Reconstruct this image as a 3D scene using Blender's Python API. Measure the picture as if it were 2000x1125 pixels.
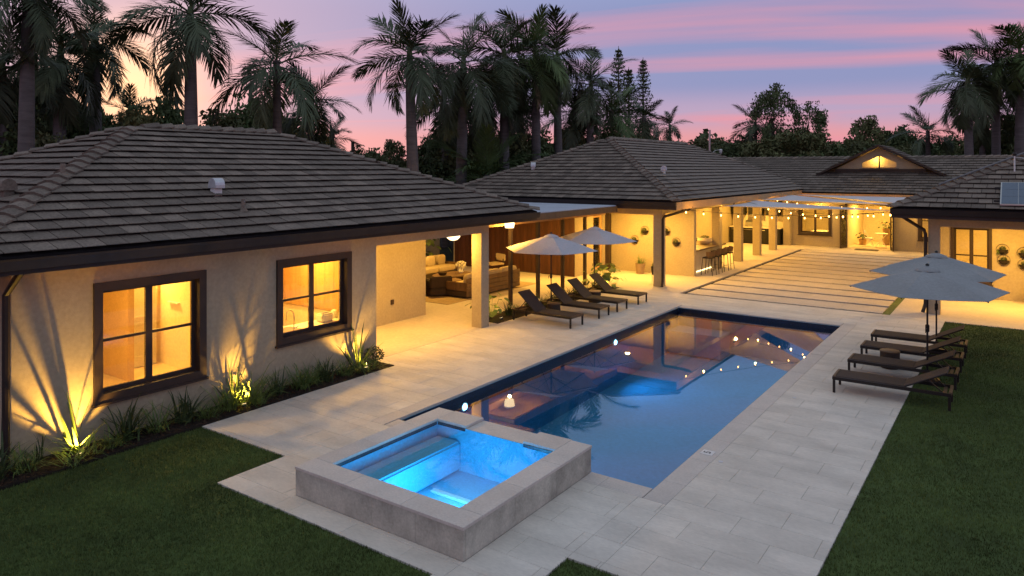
import bpy, bmesh, math, random
import numpy as np
from mathutils import Vector, Matrix
random.seed(7); rng = np.random.default_rng(7)
PI = math.pi; RAD = math.radians
for o in list(bpy.data.objects): bpy.data.objects.remove(o)
scene = bpy.context.scene
COL = scene.collection

# ------------------------------------------------------------------ camera
cam = bpy.data.objects.new('camera', bpy.data.cameras.new('camera'))
COL.objects.link(cam); scene.camera = cam
cam.location = (0, 0, 4.2); cam.rotation_euler = (RAD(90), 0, RAD(35.065))
cam.data.sensor_width = 36; cam.data.lens = 1418.4 / 2000 * 36
cam.data.shift_y = -(562.5 - 329.45) / 2000
cam.data.clip_end = 2000; cam.data.clip_start = .1
scene.view_settings.view_transform = 'Standard'; scene.view_settings.look = 'None'
scene.view_settings.exposure = 0.36; scene.view_settings.gamma = 1
scene.view_settings.use_curve_mapping = False
cy = scene.cycles
cy.use_denoising = True; cy.max_bounces = 10; cy.diffuse_bounces = 4; cy.glossy_bounces = 4
cy.transparent_max_bounces = 16; cy.transmission_bounces = 6
cy.sample_clamp_indirect = 4.0; cy.caustics_reflective = False; cy.caustics_refractive = False
cy.use_light_tree = True

# ------------------------------------------------------------------ sky
SKY_OFF = 3.1
SUN_AZ = Vector((-1.004, .517, 0)).normalized()      # where the afterglow sits, behind the left trees
def build_world():
    w = bpy.data.worlds.new('World'); scene.world = w; w.use_nodes = True
    nt = w.node_tree; N = nt.nodes; L = nt.links; N.clear()
    def nd(t, **k):
        n = N.new(t)
        for a, b in k.items(): setattr(n, a, b)
        return n
    def math_(op, a, b=None, clamp=False):
        n = nd('ShaderNodeMath', operation=op, use_clamp=clamp)
        for i, v in enumerate((a, b)):
            if v is None: continue
            if isinstance(v, (int, float)): n.inputs[i].default_value = v
            else: L.new(v, n.inputs[i])
        return n.outputs[0]
    def mix(f, a, b, mode='MIX'):
        n = nd('ShaderNodeMix', data_type='RGBA', blend_type=mode)
        for s, v in ((n.inputs[0], f), (n.inputs[6], a), (n.inputs[7], b)):
            if isinstance(v, (int, float)): s.default_value = v
            elif isinstance(v, tuple): s.default_value = (*v, 1)
            else: L.new(v, s)
        return n.outputs[2]
    tc = nd('ShaderNodeTexCoord'); sep = nd('ShaderNodeSeparateXYZ'); L.new(tc.outputs['Generated'], sep.inputs[0])
    z = math_('MAXIMUM', sep.outputs[2], 0.0)
    ramp = nd('ShaderNodeValToRGB'); cr = ramp.color_ramp; cr.interpolation = 'EASE'
    stops = [(0.0, (.78, .36, .28)), (.035, (.70, .29, .31)), (.075, (.42, .31, .46)), (.115, (.235, .26, .46)), (.20, (.22, .255, .46)), (.30, (.27, .40, .64)), (.5, (.33, .42, .57)), (1, (.36, .40, .47))]
    while len(cr.elements) < len(stops): cr.elements.new(.5)
    for e, (p, c) in zip(cr.elements, stops): e.position = p; e.color = (*c, 1)
    L.new(z, ramp.inputs[0])
    # cloud layer seen in perspective: direction projected on a high plane
    den = math_('ADD', z, .10)
    u = math_('DIVIDE', sep.outputs[0], den); v = math_('DIVIDE', sep.outputs[1], den)
    ca, sa = math.cos(RAD(27)), math.sin(RAD(27))
    uu = math_('ADD', math_('MULTIPLY', u, ca), math_('MULTIPLY', v, sa))
    vv = math_('SUBTRACT', math_('MULTIPLY', v, ca), math_('MULTIPLY', u, sa))
    cmb = nd('ShaderNodeCombineXYZ'); L.new(math_('ADD', math_('MULTIPLY', uu, .15), SKY_OFF), cmb.inputs[0]); L.new(math_('MULTIPLY', vv, .52), cmb.inputs[1])
    no = nd('ShaderNodeTexNoise'); no.inputs['Scale'].default_value = 1.1; no.inputs['Detail'].default_value = 6; no.inputs['Roughness'].default_value = .5; no.inputs['Distortion'].default_value = 1.1
    L.new(cmb.outputs[0], no.inputs['Vector'])
    r2 = nd('ShaderNodeValToRGB'); r2.color_ramp.elements[0].position = .49; r2.color_ramp.elements[1].position = .64
    L.new(no.outputs['Fac'], r2.inputs[0])
    fade = math_('SUBTRACT', 1.15, math_('MULTIPLY', z, 1.8), True)
    cf = math_('MULTIPLY', math_('MULTIPLY', r2.outputs[0], fade), .85)
    col = mix(cf, ramp.outputs[0], (.70, .27, .33))
    # afterglow round the set sun
    dotn = nd('ShaderNodeVectorMath', operation='DOT_PRODUCT'); L.new(tc.outputs['Generated'], dotn.inputs[0]); dotn.inputs[1].default_value = Vector((SUN_AZ.x, SUN_AZ.y, .10)).normalized()[:]
    g = math_('POWER', math_('MAXIMUM', dotn.outputs['Value'], 0.0), 14.0)
    col = mix(math_('MULTIPLY', g, .42, True), col, (.95, .56, .55))
    g2 = math_('POWER', math_('MAXIMUM', dotn.outputs['Value'], 0.0), 350.0)
    col = mix(math_('MULTIPLY', g2, .9, True), col, (1.5, .85, .45))
    sky = nd('ShaderNodeTexSky', sky_type='NISHITA'); sky.sun_disc = False
    sky.sun_elevation = RAD(.5); sky.sun_rotation = math.atan2(SUN_AZ.x, SUN_AZ.y)
    col = mix(1.0, col, mix(1.0, sky.outputs[0], (.014, .014, .018), 'MULTIPLY'), 'ADD')
    bg = nd('ShaderNodeBackground'); L.new(col, bg.inputs[0]); bg.inputs[1].default_value = .90
    out = nd('ShaderNodeOutputWorld'); L.new(bg.outputs[0], out.inputs[0])
build_world()
sl = bpy.data.lights.new('sun', 'SUN'); sl.energy = .12; sl.angle = RAD(12); sl.color = (1, .62, .5)
sun = bpy.data.objects.new('sun', sl); COL.objects.link(sun)
sun.rotation_euler = (Vector((-SUN_AZ.x, -SUN_AZ.y, -.05))).to_track_quat('-Z', 'Y').to_euler()

# ------------------------------------------------------------------ materials
MATS = {}
def mat(name, col, rough=.75, var=.18, scale=3.0, bump=0.0, bscale=60.0, rand=0.0, metal=0.0, spec=.3, stretch=None, col2=None, fine=.08, randhue=0.0):
    if name in MATS: return MATS[name]
    m = bpy.data.materials.new(name); m.use_nodes = True; nt = m.node_tree; N = nt.nodes; L = nt.links
    b = N['Principled BSDF']; b.inputs['Roughness'].default_value = rough; b.inputs['Metallic'].default_value = metal
    b.inputs['Specular IOR Level'].default_value = spec
    geo = N.new('ShaderNodeNewGeometry'); mp = N.new('ShaderNodeMapping'); L.new(geo.outputs['Position'], mp.inputs[0])
    if stretch: mp.inputs['Scale'].default_value = stretch
    n1 = N.new('ShaderNodeTexNoise'); n1.inputs['Scale'].default_value = scale; n1.inputs['Detail'].default_value = 5; n1.inputs['Roughness'].default_value = .62
    L.new(mp.outputs[0], n1.inputs['Vector'])
    n2 = N.new('ShaderNodeTexNoise'); n2.inputs['Scale'].default_value = scale * 14; n2.inputs['Detail'].default_value = 3; L.new(mp.outputs[0], n2.inputs['Vector'])
    mx = N.new('ShaderNodeMix'); mx.data_type = 'RGBA'
    c2 = col2 or tuple(c * (1 + var) for c in col); c1 = tuple(c * (1 - var) for c in col)
    mx.inputs[6].default_value = (*c1, 1); mx.inputs[7].default_value = (*c2, 1)
    rp = N.new('ShaderNodeMapRange'); rp.inputs[1].default_value = .3; rp.inputs[2].default_value = .7; L.new(n1.outputs['Fac'], rp.inputs[0]); L.new(rp.outputs[0], mx.inputs[0])
    hs = N.new('ShaderNodeHueSaturation'); L.new(mx.outputs[2], hs.inputs['Color'])
    mv = N.new('ShaderNodeMapRange'); mv.inputs[3].default_value = 1 - fine; mv.inputs[4].default_value = 1 + fine; mv.inputs[1].default_value = .3; mv.inputs[2].default_value = .7
    L.new(n2.outputs['Fac'], mv.inputs[0]); val = mv.outputs[0]
    if rand:
        oi = N.new('ShaderNodeObjectInfo'); mr = N.new('ShaderNodeMapRange'); mr.inputs[3].default_value = 1 - rand; mr.inputs[4].default_value = 1 + rand
        L.new(oi.outputs['Random'], mr.inputs[0]); mu = N.new('ShaderNodeMath'); mu.operation = 'MULTIPLY'; L.new(val, mu.inputs[0]); L.new(mr.outputs[0], mu.inputs[1]); val = mu.outputs[0]
    L.new(val, hs.inputs['Value']); L.new(hs.outputs[0], b.inputs['Base Color'])
    if bump:
        nb = N.new('ShaderNodeTexNoise'); nb.inputs['Scale'].default_value = bscale; nb.inputs['Detail'].default_value = 4; L.new(mp.outputs[0], nb.inputs['Vector'])
        bp = N.new('ShaderNodeBump'); bp.inputs['Strength'].default_value = bump; bp.inputs['Distance'].default_value = .02
        L.new(nb.outputs['Fac'], bp.inputs['Height']); L.new(bp.outputs[0], b.inputs['Normal'])
    MATS[name] = m; return m
def emit(name, col, st):
    if name in MATS: return MATS[name]
    m = bpy.data.materials.new(name); m.use_nodes = True; N = m.node_tree.nodes; L = m.node_tree.links; N.clear()
    e = N.new('ShaderNodeEmission'); e.inputs[0].default_value = (*col, 1); e.inputs[1].default_value = st
    o = N.new('ShaderNodeOutputMaterial'); L.new(e.outputs[0], o.inputs[0]); MATS[name] = m; return m
def clear_mat(name, tint, ior, rough, wave=0.0, wscale=3.0):
    m = bpy.data.materials.new(name); m.use_nodes = True; N = m.node_tree.nodes; L = m.node_tree.links; N.clear()
    t = N.new('ShaderNodeBsdfTransparent'); t.inputs[0].default_value = (*tint, 1)
    g = N.new('ShaderNodeBsdfGlossy'); g.inputs['Roughness'].default_value = rough; g.inputs[0].default_value = (1, 1, 1, 1)
    f = N.new('ShaderNodeFresnel'); f.inputs[0].default_value = ior; mx = N.new('ShaderNodeMixShader')
    if wave:
        geo = N.new('ShaderNodeNewGeometry'); no = N.new('ShaderNodeTexNoise'); no.inputs['Scale'].default_value = wscale; no.inputs['Detail'].default_value = 2
        L.new(geo.outputs['Position'], no.inputs['Vector']); bp = N.new('ShaderNodeBump'); bp.inputs['Strength'].default_value = wave; bp.inputs['Distance'].default_value = .01
        L.new(no.outputs['Fac'], bp.inputs['Height']); L.new(bp.outputs[0], f.inputs['Normal']); L.new(bp.outputs[0], g.inputs['Normal'])
    L.new(f.outputs[0], mx.inputs[0]); L.new(t.outputs[0], mx.inputs[1]); L.new(g.outputs[0], mx.inputs[2])
    o = N.new('ShaderNodeOutputMaterial'); L.new(mx.outputs[0], o.inputs[0]); MATS[name] = m; return m

STUCCO = mat('stucco', (.40, .335, .225), .9, .06, 1.2, .25, 90)
STUCCO_IN = mat('interior_paint', (.74, .66, .52), .85, .04, 1.0)
TRIM = mat('dark_bronze_trim', (.045, .03, .024), .55, .15, 5)
GUTTER = mat('bronze_gutter', (.03, .021, .018), .5, .2, 4)
TILE = mat('roof_tile', (.175, .140, .108), .85, .22, 2.2, .5, 120, rand=.27, fine=.25)
ROOFDECK = mat('roof_underlay', (.012, .010, .010), .9)
SOFFIT = mat('soffit', (.50, .31, .15), .8, .1, 2)  # cream boards; the orange of nearby lamplight is put into this base colour
PAVER = mat('stone_paver', (.62, .57, .485), .7, .15, 1.1, .12, 50, rand=.04, fine=.06, stretch=(1, 2.2, 1))
COPING = mat('coping_stone', (.56, .51, .45), .7, .08, 2.5, .12, 60, rand=.05)
GROUT = mat('paver_bed', (.40, .36, .32), .9)
SPASTONE = mat('spa_limestone', (.42, .40, .33), .8, .36, 2.6, .25, 40, rand=.06, fine=.1)
CONCRETE = mat('porch_concrete', (.56, .50, .42), .75, .09, .8, .08, 40)
TURF = mat('turf_base', (.055, .085, .02), .95, .3, 1.2)
BLADE = mat('turf_blade', (.090, .125, .030), .8, .45, .9, fine=.35)
SOIL = mat('mulch', (.02, .014, .010), .95, .4, 14, .8, 60)
EARTH = mat('garden_earth', (.03, .035, .016), .95, .4, .5)
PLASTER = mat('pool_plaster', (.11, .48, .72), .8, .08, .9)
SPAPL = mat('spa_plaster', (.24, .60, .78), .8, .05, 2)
MOSAIC = mat('waterline_mosaic', (.008, .016, .035), .25, .5, 30, spec=.5)
WOOD_SCREEN = mat('cedar_cladding', (.065, .024, .011), .6, .3, 1.2, .1, 30, rand=.15, stretch=(6, 6, .5))
WOOD = mat('teak', (.14, .085, .045), .6, .25, 2.0, rand=.1, stretch=(4, 4, 1))
WOODLIGHT = mat('oak_panel', (.42, .26, .12), .6, .15, 1.5, rand=.06, stretch=(8, 8, .6))
DARKMETAL = mat('dark_metal', (.03, .025, .022), .45, .1, 5, metal=.3)
SLING = mat('brown_sling', (.05, .036, .03), .8, .15, 8, .2, 300)
CANVAS2 = mat('slate_canvas', (.27, .285, .28), .85, .08, 1.5, .1, 200)
CANVAS = mat('umbrella_canvas', (.47, .455, .47), .85, .06, 1.5, .1, 200)
SAIL = mat('sail_cloth', (.62, .57, .55), .8, .05, 1.0)
CUSHION = mat('cushion_fabric', (.40, .32, .21), .9, .08, 6, .2, 200)
STRIPE = mat('striped_fabric', (.55, .45, .30), .9, .1, 6)
DARKFAB = mat('dark_fabric', (.05, .035, .025), .9, .15, 6)
BLACK = mat('black_paint', (.015, .014, .014), .5)
WHITE = mat('white_paint', (.72, .70, .66), .6, .04, 3)
GALV = mat('galvanised_vent', (.55, .56, .57), .45, .1, 6, metal=.5)
STEEL = mat('brushed_steel', (.45, .44, .42), .3, .06, 6, metal=.9)
LEAF = mat('leaf_dark', (.082, .115, .042), .7, .4, 1.5, rand=.3, fine=.3)
LEAF2 = mat('leaf_olive', (.11, .12, .045), .7, .4, 1.5, rand=.3, fine=.3)
FROND = mat('palm_frond', (.075, .10, .05), .6, .35, 1.2, rand=.3, fine=.2)
FRONDG = mat('palm_frond_green', (.085, .135, .042), .6, .3, 1.2, rand=.2, fine=.2)
TRUNK = mat('palm_trunk', (.12, .105, .098), .9, .25, 1.5, .5, 12, stretch=(1, 1, 6))
BARK = mat('bark', (.06, .045, .032), .9, .3, 2, .5, 20)
SHAFT = mat('crownshaft', (.06, .085, .03), .6, .2, 2)
PLANT = mat('garden_leaf', (.12, .18, .045), .6, .35, 5, fine=.2)
PLANTD = mat('garden_leaf_dark', (.05, .075, .026), .65, .35, 5, fine=.2)
GLASS = clear_mat('window_glass', (.96, .96, .95), 1.4, .02)
WATER = clear_mat('pool_water', (.74, .91, .98), 1.56, .003, .022, 1.4)
SPAWATER = clear_mat('spa_water', (.82, .95, .98), 1.33, .01, .03, 6.0)
WARM = (1.0, .54, .088)
LAMP = emit('lamp_glass', (1.0, .72, .36), 3.2)
BULB = emit('bulb_glow', (1.0, .48, .12), 11)
LEDS = emit('led_strip', (1.0, .74, .34), 6)
POOLLED = emit('pool_led', (.30, .72, 1.0), 14)

# ------------------------------------------------------------------ mesh helpers
class MB:
    def __init__(s): s.v = []; s.f = []
    def add(s, vs, fs):
        b = len(s.v); s.v += [tuple(p) for p in vs]; s.f += [tuple(i + b for i in f) for f in fs]; return s
    def box(s, x0, x1, y0, y1, z0, z1):
        return s.add([(x0, y0, z0), (x1, y0, z0), (x1, y1, z0), (x0, y1, z0), (x0, y0, z1), (x1, y0, z1), (x1, y1, z1), (x0, y1, z1)],
                     [(0, 3, 2, 1), (4, 5, 6, 7), (0, 1, 5, 4), (1, 2, 6, 5), (2, 3, 7, 6), (3, 0, 4, 7)])
    def slab(s, x0, x1, y0, y1, z0, z1, c=.006):      # box with a chamfered top edge
        return s.add([(x0, y0, z0), (x1, y0, z0), (x1, y1, z0), (x0, y1, z0), (x0, y0, z1 - c), (x1, y0, z1 - c), (x1, y1, z1 - c), (x0, y1, z1 - c),
                      (x0 + c, y0 + c, z1), (x1 - c, y0 + c, z1), (x1 - c, y1 - c, z1), (x0 + c, y1 - c, z1)],
                     [(0, 3, 2, 1), (8, 9, 10, 11)] + [(i, (i + 1) % 4, 4 + (i + 1) % 4, 4 + i) for i in range(4)] + [(4 + i, 4 + (i + 1) % 4, 8 + (i + 1) % 4, 8 + i) for i in range(4)])
    def rbox(s, x0, x1, y0, y1, z0, z1, c=.02):       # box with all edges chamfered
        bm = bmesh.new(); m = Matrix.Translation(((x0 + x1) / 2, (y0 + y1) / 2, (z0 + z1) / 2)) @ Matrix.Diagonal((x1 - x0, y1 - y0, z1 - z0, 1))
        bmesh.ops.create_cube(bm, size=1, matrix=m); bmesh.ops.bevel(bm, geom=bm.edges[:], offset=c, segments=2, affect='EDGES')
        bm.verts.index_update(); s.add([v.co[:] for v in bm.verts], [[v.index for v in f.verts] for f in bm.faces]); bm.free(); return s
    def tube(s, pts, r, n=8, cap=True):
        pts = [Vector(p) for p in pts]; rs = r if isinstance(r, (list, tuple)) else [r] * len(pts)
        b = len(s.v); k = len(pts); up = None
        for i, p in enumerate(pts):
            t = (pts[min(i + 1, k - 1)] - pts[max(i - 1, 0)]).normalized()
            if up is None: up = Vector((0, 0, 1)) if abs(t.z) < .9 else Vector((1, 0, 0))
            a = t.cross(up); a = a.normalized() if a.length > 1e-6 else t.orthogonal().normalized(); c = a.cross(t)
            up = c
            for j in range(n):
                an = 2 * PI * j / n; q = p + (a * math.cos(an) + c * math.sin(an)) * rs[i]; s.v.append(tuple(q))
        for i in range(k - 1):
            for j in range(n): s.f.append((b + i * n + j, b + i * n + (j + 1) % n, b + (i + 1) * n + (j + 1) % n, b + (i + 1) * n + j))
        if cap: s.f.append(tuple(b + j for j in range(n))[::-1]); s.f.append(tuple(b + (k - 1) * n + j for j in range(n)))
        return s
    def lathe(s, prof, n=20, c=(0, 0, 0)):
        b = len(s.v); k = len(prof)
        for r, z in prof:
            for j in range(n): s.v.append((c[0] + r * math.cos(2 * PI * j / n), c[1] + r * math.sin(2 * PI * j / n), c[2] + z))
        for i in range(k - 1):
            for j in range(n): s.f.append((b + i * n + j, b + i * n + (j + 1) % n, b + (i + 1) * n + (j + 1) % n, b + (i + 1) * n + j))
        s.f.append(tuple(b + j for j in range(n))[::-1]); s.f.append(tuple(b + (k - 1) * n + j for j in range(n)))
        return s
    def prism(s, poly, d, off=(0, 0, 0)):             # polygon (3d points) extruded by vector d
        n = len(poly); P = [Vector(p) + Vector(off) for p in poly]; D = Vector(d)
        return s.add([p for p in P] + [p + D for p in P], [tuple(range(n))[::-1], tuple(range(n, 2 * n))] + [(i, (i + 1) % n, n + (i + 1) % n, n + i) for i in range(n)])
    def pillow(s, c, sz, e=.35, n=14, m=9):            # superellipsoid cushion
        f = lambda w, k: math.copysign(abs(w) ** k, w); b = len(s.v)
        for i in range(m + 1):
            ph = -PI / 2 + PI * i / m
            for j in range(n):
                th = 2 * PI * j / n
                s.v.append((c[0] + sz[0] / 2 * f(math.cos(ph), e) * f(math.cos(th), e), c[1] + sz[1] / 2 * f(math.cos(ph), e) * f(math.sin(th), e), c[2] + sz[2] / 2 * f(math.sin(ph), e * 1.6)))
        for i in range(m):
            for j in range(n): s.f.append((b + i * n + j, b + i * n + (j + 1) % n, b + (i + 1) * n + (j + 1) % n, b + (i + 1) * n + j))
        return s
    def holed(s, axis, c0, c1, us, zs, holes):         # connected panel between c0 and c1 with rectangular holes; axis 'x','y' (walls) or 'z' (floors)
        us = sorted(set([round(u, 4) for u in us] + [round(h[i], 4) for h in holes for i in (0, 1) if us[0] < h[i] < us[-1]]))
        zs = sorted(set([round(z, 4) for z in zs] + [round(h[i], 4) for h in holes for i in (2, 3) if zs[0] < h[i] < zs[-1]]))
        idx = {}
        def P(i, j, k):
            if (i, j, k) not in idx:
                u, z, c = us[i], zs[j], (c0, c1)[k]
                idx[(i, j, k)] = len(s.v); s.v.append({'x': (c, u, z), 'y': (u, c, z), 'z': (u, z, c)}[axis])
            return idx[(i, j, k)]
        def solid(i, j):
            if i < 0 or j < 0 or i >= len(us) - 1 or j >= len(zs) - 1: return False
            um, zm = (us[i] + us[i + 1]) / 2, (zs[j] + zs[j + 1]) / 2
            return not any(h[0] < um < h[1] and h[2] < zm < h[3] for h in holes)
        for i in range(len(us) - 1):
            for j in range(len(zs) - 1):
                if not solid(i, j): continue
                for k in (0, 1): s.f.append((P(i, j, k), P(i + 1, j, k), P(i + 1, j + 1, k), P(i, j + 1, k)))
                for (di, dj, a, b) in ((-1, 0, (i, j), (i, j + 1)), (1, 0, (i + 1, j), (i + 1, j + 1)), (0, -1, (i, j), (i + 1, j)), (0, 1, (i, j + 1), (i + 1, j + 1))):
                    if not solid(i + di, j + dj): s.f.append((P(*a, 0), P(*b, 0), P(*b, 1), P(*a, 1)))
        return s
    def mesh(s, name, m=None, smooth=False, off=None):
        me = bpy.data.meshes.new(name)
        vs = s.v if off is None else [(p[0] - off[0], p[1] - off[1], p[2] - off[2]) for p in s.v]
        me.from_pydata(vs, [], s.f)
        bm = bmesh.new(); bm.from_mesh(me); bmesh.ops.recalc_face_normals(bm, faces=bm.faces[:]); bm.to_mesh(me); bm.free()
        if m: me.materials.append(m)
        if smooth:
            me.shade_smooth(); me.set_sharp_from_angle(angle=RAD(40))
        return me
def sheet(x0, x1, y0, y1, z, m):                        # upward facing water sheet
    me = bpy.data.meshes.new('water'); me.from_pydata([(x0, y0, z), (x1, y0, z), (x1, y1, z), (x0, y1, z)], [], [(0, 1, 2, 3)]); me.materials.append(m); return me
def npmesh(name, V, Fc, m):                             # V (n,3), Fc (m,k) arrays
    me = bpy.data.meshes.new(name); V = np.asarray(V, np.float32); Fc = np.asarray(Fc, np.int32); k = Fc.shape[1]
    me.vertices.add(len(V)); me.vertices.foreach_set('co', V.ravel())
    me.loops.add(Fc.size); me.loops.foreach_set('vertex_index', Fc.ravel())
    me.polygons.add(len(Fc)); me.polygons.foreach_set('loop_start', np.arange(0, Fc.size, k, dtype=np.int32))
    me.update(calc_edges=True); me.validate(); me.materials.append(m); return me
ORG = {}
def props(o, label=None, cat=None, group=None, kind=None):
    if label: o['label'] = label
    if cat: o['category'] = cat
    if group: o['group'] = group
    if kind: o['kind'] = kind
    return o
def thing(name, label, cat, loc=(0, 0, 0), rz=0, group=None):
    o = bpy.data.objects.new(name, None); COL.objects.link(o); o.location = loc; o.rotation_euler = (0, 0, rz); o.empty_display_size = .1
    ORG[o.name] = Vector(loc) if not rz else Vector((0, 0, 0))
    return props(o, label, cat, group)
def part(name, mb, m, parent=None, smooth=False, world=True, kind=None, label=None):
    off = ORG.get(parent.name) if (parent is not None and world) else None
    me = mb if isinstance(mb, bpy.types.Mesh) else mb.mesh(name, m, smooth, off)
    o = bpy.data.objects.new(name, me); COL.objects.link(o); o.parent = parent
    if parent is not None: ORG[o.name] = ORG.get(parent.name, Vector((0, 0, 0)))
    if kind: o['kind'] = kind
    if label: o['label'] = label
    return o
def solo(name, mb, m, label, cat, group=None, smooth=False, loc=None):
    me = mb.mesh(name, m, smooth, loc); o = bpy.data.objects.new(name, me); COL.objects.link(o)
    if loc: o.location = loc
    return props(o, label, cat, group)
def struct(name, mb, m, smooth=False, kind='structure'):
    me = mb if isinstance(mb, bpy.types.Mesh) else mb.mesh(name, m, smooth)
    o = bpy.data.objects.new(name, me); COL.objects.link(o); o['kind'] = kind; ORG[o.name] = Vector((0, 0, 0)); return o
def copy_tree(o, parent=None):
    c = o.copy(); COL.objects.link(c); c.parent = parent
    for ch in o.children: copy_tree(ch, c)
    return c
def put(root, label, loc, rz=0, first=None):
    """place the prototype itself the first time, copies afterwards"""
    o = root if not root.get('_used') else copy_tree(root)
    root['_used'] = 1
    o.location = loc; o.rotation_euler = (0, 0, rz); o['label'] = label
    return o
def light(kind, name, loc, power, col=WARM, parent=None, size=.1, rot=None, spot=None, blend=.5):
    l = bpy.data.lights.new(name, kind); l.energy = power * (2.75 if col[0] > .9 else 1); l.color = col
    if kind == 'AREA': l.shape = 'DISK'; l.size = size
    elif kind in ('POINT', 'SPOT'): l.shadow_soft_size = size
    if kind == 'SPOT': l.spot_size = RAD(spot or 90); l.spot_blend = blend
    o = bpy.data.objects.new(name, l); COL.objects.link(o)
    o.parent = parent; o.location = Vector(loc) - (ORG.get(parent.name, Vector((0, 0, 0))) if parent else Vector((0, 0, 0)))
    if rot is not None: o.rotation_euler = Vector(rot).to_track_quat('-Z', 'Y').to_euler()
    return o
def downlight(x, y, z, power, label, col=WARM, size=.16):
    t = thing('recessed_light', label, 'ceiling light', (x, y, z), 0, 'recessed ceiling lights')
    part('trim_ring', MB().lathe([(.06, 0), (.105, 0), (.105, -.012), (.085, -.018), (.06, -.004)], 16, (x, y, z)), WHITE, t)
    part('lens', MB().lathe([(.062, -.003), (.062, -.008)], 16, (x, y, z)), LAMP, t)
    light('AREA', 'lamp_light', (x, y, z - .03), power, col, t, size)
    return t

# ------------------------------------------------------------------ setting: ground, deck, pool
PX0, PX1, PY0, PY1 = -8.55, -3.97, 8.87, 21.0
SX0, SX1, SY0, SY1 = -7.65, -4.88, 6.05, 8.86
WL = -.14                                                # pool water level
pool_hole = (PX0 - .1, PX1 + .1, PY0 - .1, PY1 + .1); spa_hole = (SX0 + .1, SX1 - .1, SY0 + .1, SY1)
g = MB().holed('z', -.20, -.09, (-400, 400), (-60, 700), [pool_hole, spa_hole]); struct('ground', g, EARTH)
base = MB().holed('z', -.06, -.034, (-21.0, 6.0), (2.0, 41.7), [pool_hole, spa_hole, (-21, -11.9, 2, 11.3), (-11.9, -11.0, 2, 11.24), (-10.98, -8.83, 2, 6.78), (-8.83, -5.02, 2, 5.68), (-4.0, 6, 2, 6.75), (-1.72, 6, 6.75, 23.18), (-11, -10.98, 2, 6.78), (-9.46, -3.1, 23.28, 39.62)])
deck = struct('deck', base, GROUT)
slabs = {}
npav = 0
def pave(x0, x1, y0, y1, sx, sy, parent, m, name='paver', gap=.0028, stag=.5, z=0.0, h=.03):
    global npav
    j0 = math.floor(y0 / sy)
    for j in range(j0, math.ceil(y1 / sy) + 1):
        a, b = max(y0, j * sy), min(y1, (j + 1) * sy)
        if b - a < .03: continue
        ph = (j * stag % 1) * sx
        for i in range(math.floor((x0 - ph) / sx) - 1, math.ceil((x1 - ph) / sx) + 1):
            c, d = max(x0, i * sx + ph), min(x1, (i + 1) * sx + ph)
            if d - c < .03: continue
            key = (round(d - c, 3), round(b - a, 3), m.name)
            if key not in slabs:
                w, l = key[0] / 2 - gap / 2, key[1] / 2 - gap / 2
                slabs[key] = MB().slab(-w, w, -l, l, -h, 0, .004).mesh('paver', m)
            o = bpy.data.objects.new(name, slabs[key]); COL.objects.link(o); o.parent = parent
            o.location = ((c + d) / 2, (a + b) / 2, z + random.uniform(-.0012, .0008)); npav += 1
CO = .33
for r in ((-10.95, -8.82, 6.79, PY0 - CO), (-10.95, PX0 - CO, PY0 - CO, 11.24), (-11.62, PX0 - CO, 11.24, PY1 + CO), (-11.62, -1.73, PY1 + CO, 23.28),
          (PX1 + CO, -1.73, 6.77, PY1 + CO), (-8.82, SX0, 5.69, PY0 - CO), (SX0, SX1, 5.69, SY0), (SX1, -4.02, 5.69, PY0 - CO), (-5.0, -4.02, 3.2, 5.69), (-4.02, PX1 + CO, 6.77, PY0 - CO)):
    pave(*r, .92, .46, deck, PAVER)
for (x0, x1, y0, y1) in ((PX0 - CO, PX0, PY0 - CO, PY1 + CO), (PX1, PX1 + CO, PY0 - CO, PY1 + CO)):
    pave(x0, x1, y0, y1, CO, .92, deck, COPING, 'coping_stone', stag=0, h=.05)
for (x0, x1, y0, y1) in ((PX0, PX1, PY1, PY1 + CO), (PX0, SX0, PY0 - CO, PY0), (SX1, PX1, PY0 - CO, PY0)):
    pave(x0, x1, y0, y1, .92, y1 - y0 + 1e-4 if False else CO, deck, COPING, 'coping_stone', stag=0, h=.05)
# porch, breezeway, lounge and patio floors
fl = MB().holed('z', -.03, -.004, (-21.0, 6.0), (11.3, 41.7), [(-11.64, 6, 11.3, 23.28), (-9.46, -3.1, 23.28, 39.62), (-1.73, 6, 20, 23.2), (-12.5, -11.64, 15.9, 23.2)])
struct('patio_floor', fl, CONCRETE)
struct('walkway', MB().box(-1.725, 6, 23.2, 23.278, -.03, -.006), CONCRETE)
# courtyard slabs with dark joints
court = struct('courtyard', MB().box(-9.46, -3.1, 23.285, 39.615, -.085, -.072), mat('joint_turf', (.010, .013, .006), .95, .3, 8))
CS = 1.272
CSLAB = mat('courtyard_slab', (.54, .47, .38), .75, .08, 1.2, .08, 40, rand=.04)
for k in range(13):
    y0 = 23.36 + k * CS
    for i in range(5):
        x0 = -9.27 + i * 1.19
        key = ('c', 0)
        if key not in slabs: slabs[key] = MB().slab(-.594, .594, -(CS - .25) / 2, (CS - .25) / 2, -.07, 0, .005).mesh('slab', CSLAB)
        if k == 0 and False: continue
        o = bpy.data.objects.new('slab', slabs[key]); COL.objects.link(o); o.parent = court
        o.location = (x0 + .595, y0 + CS / 2, -.002 + random.uniform(-.002, .001))
o = bpy.data.objects.new('grass_strip', MB().box(-3.305, -3.105, 23.3, 39.6, -.06, -.008).mesh('grass_strip', BLADE)); COL.objects.link(o); o.parent = court
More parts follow.
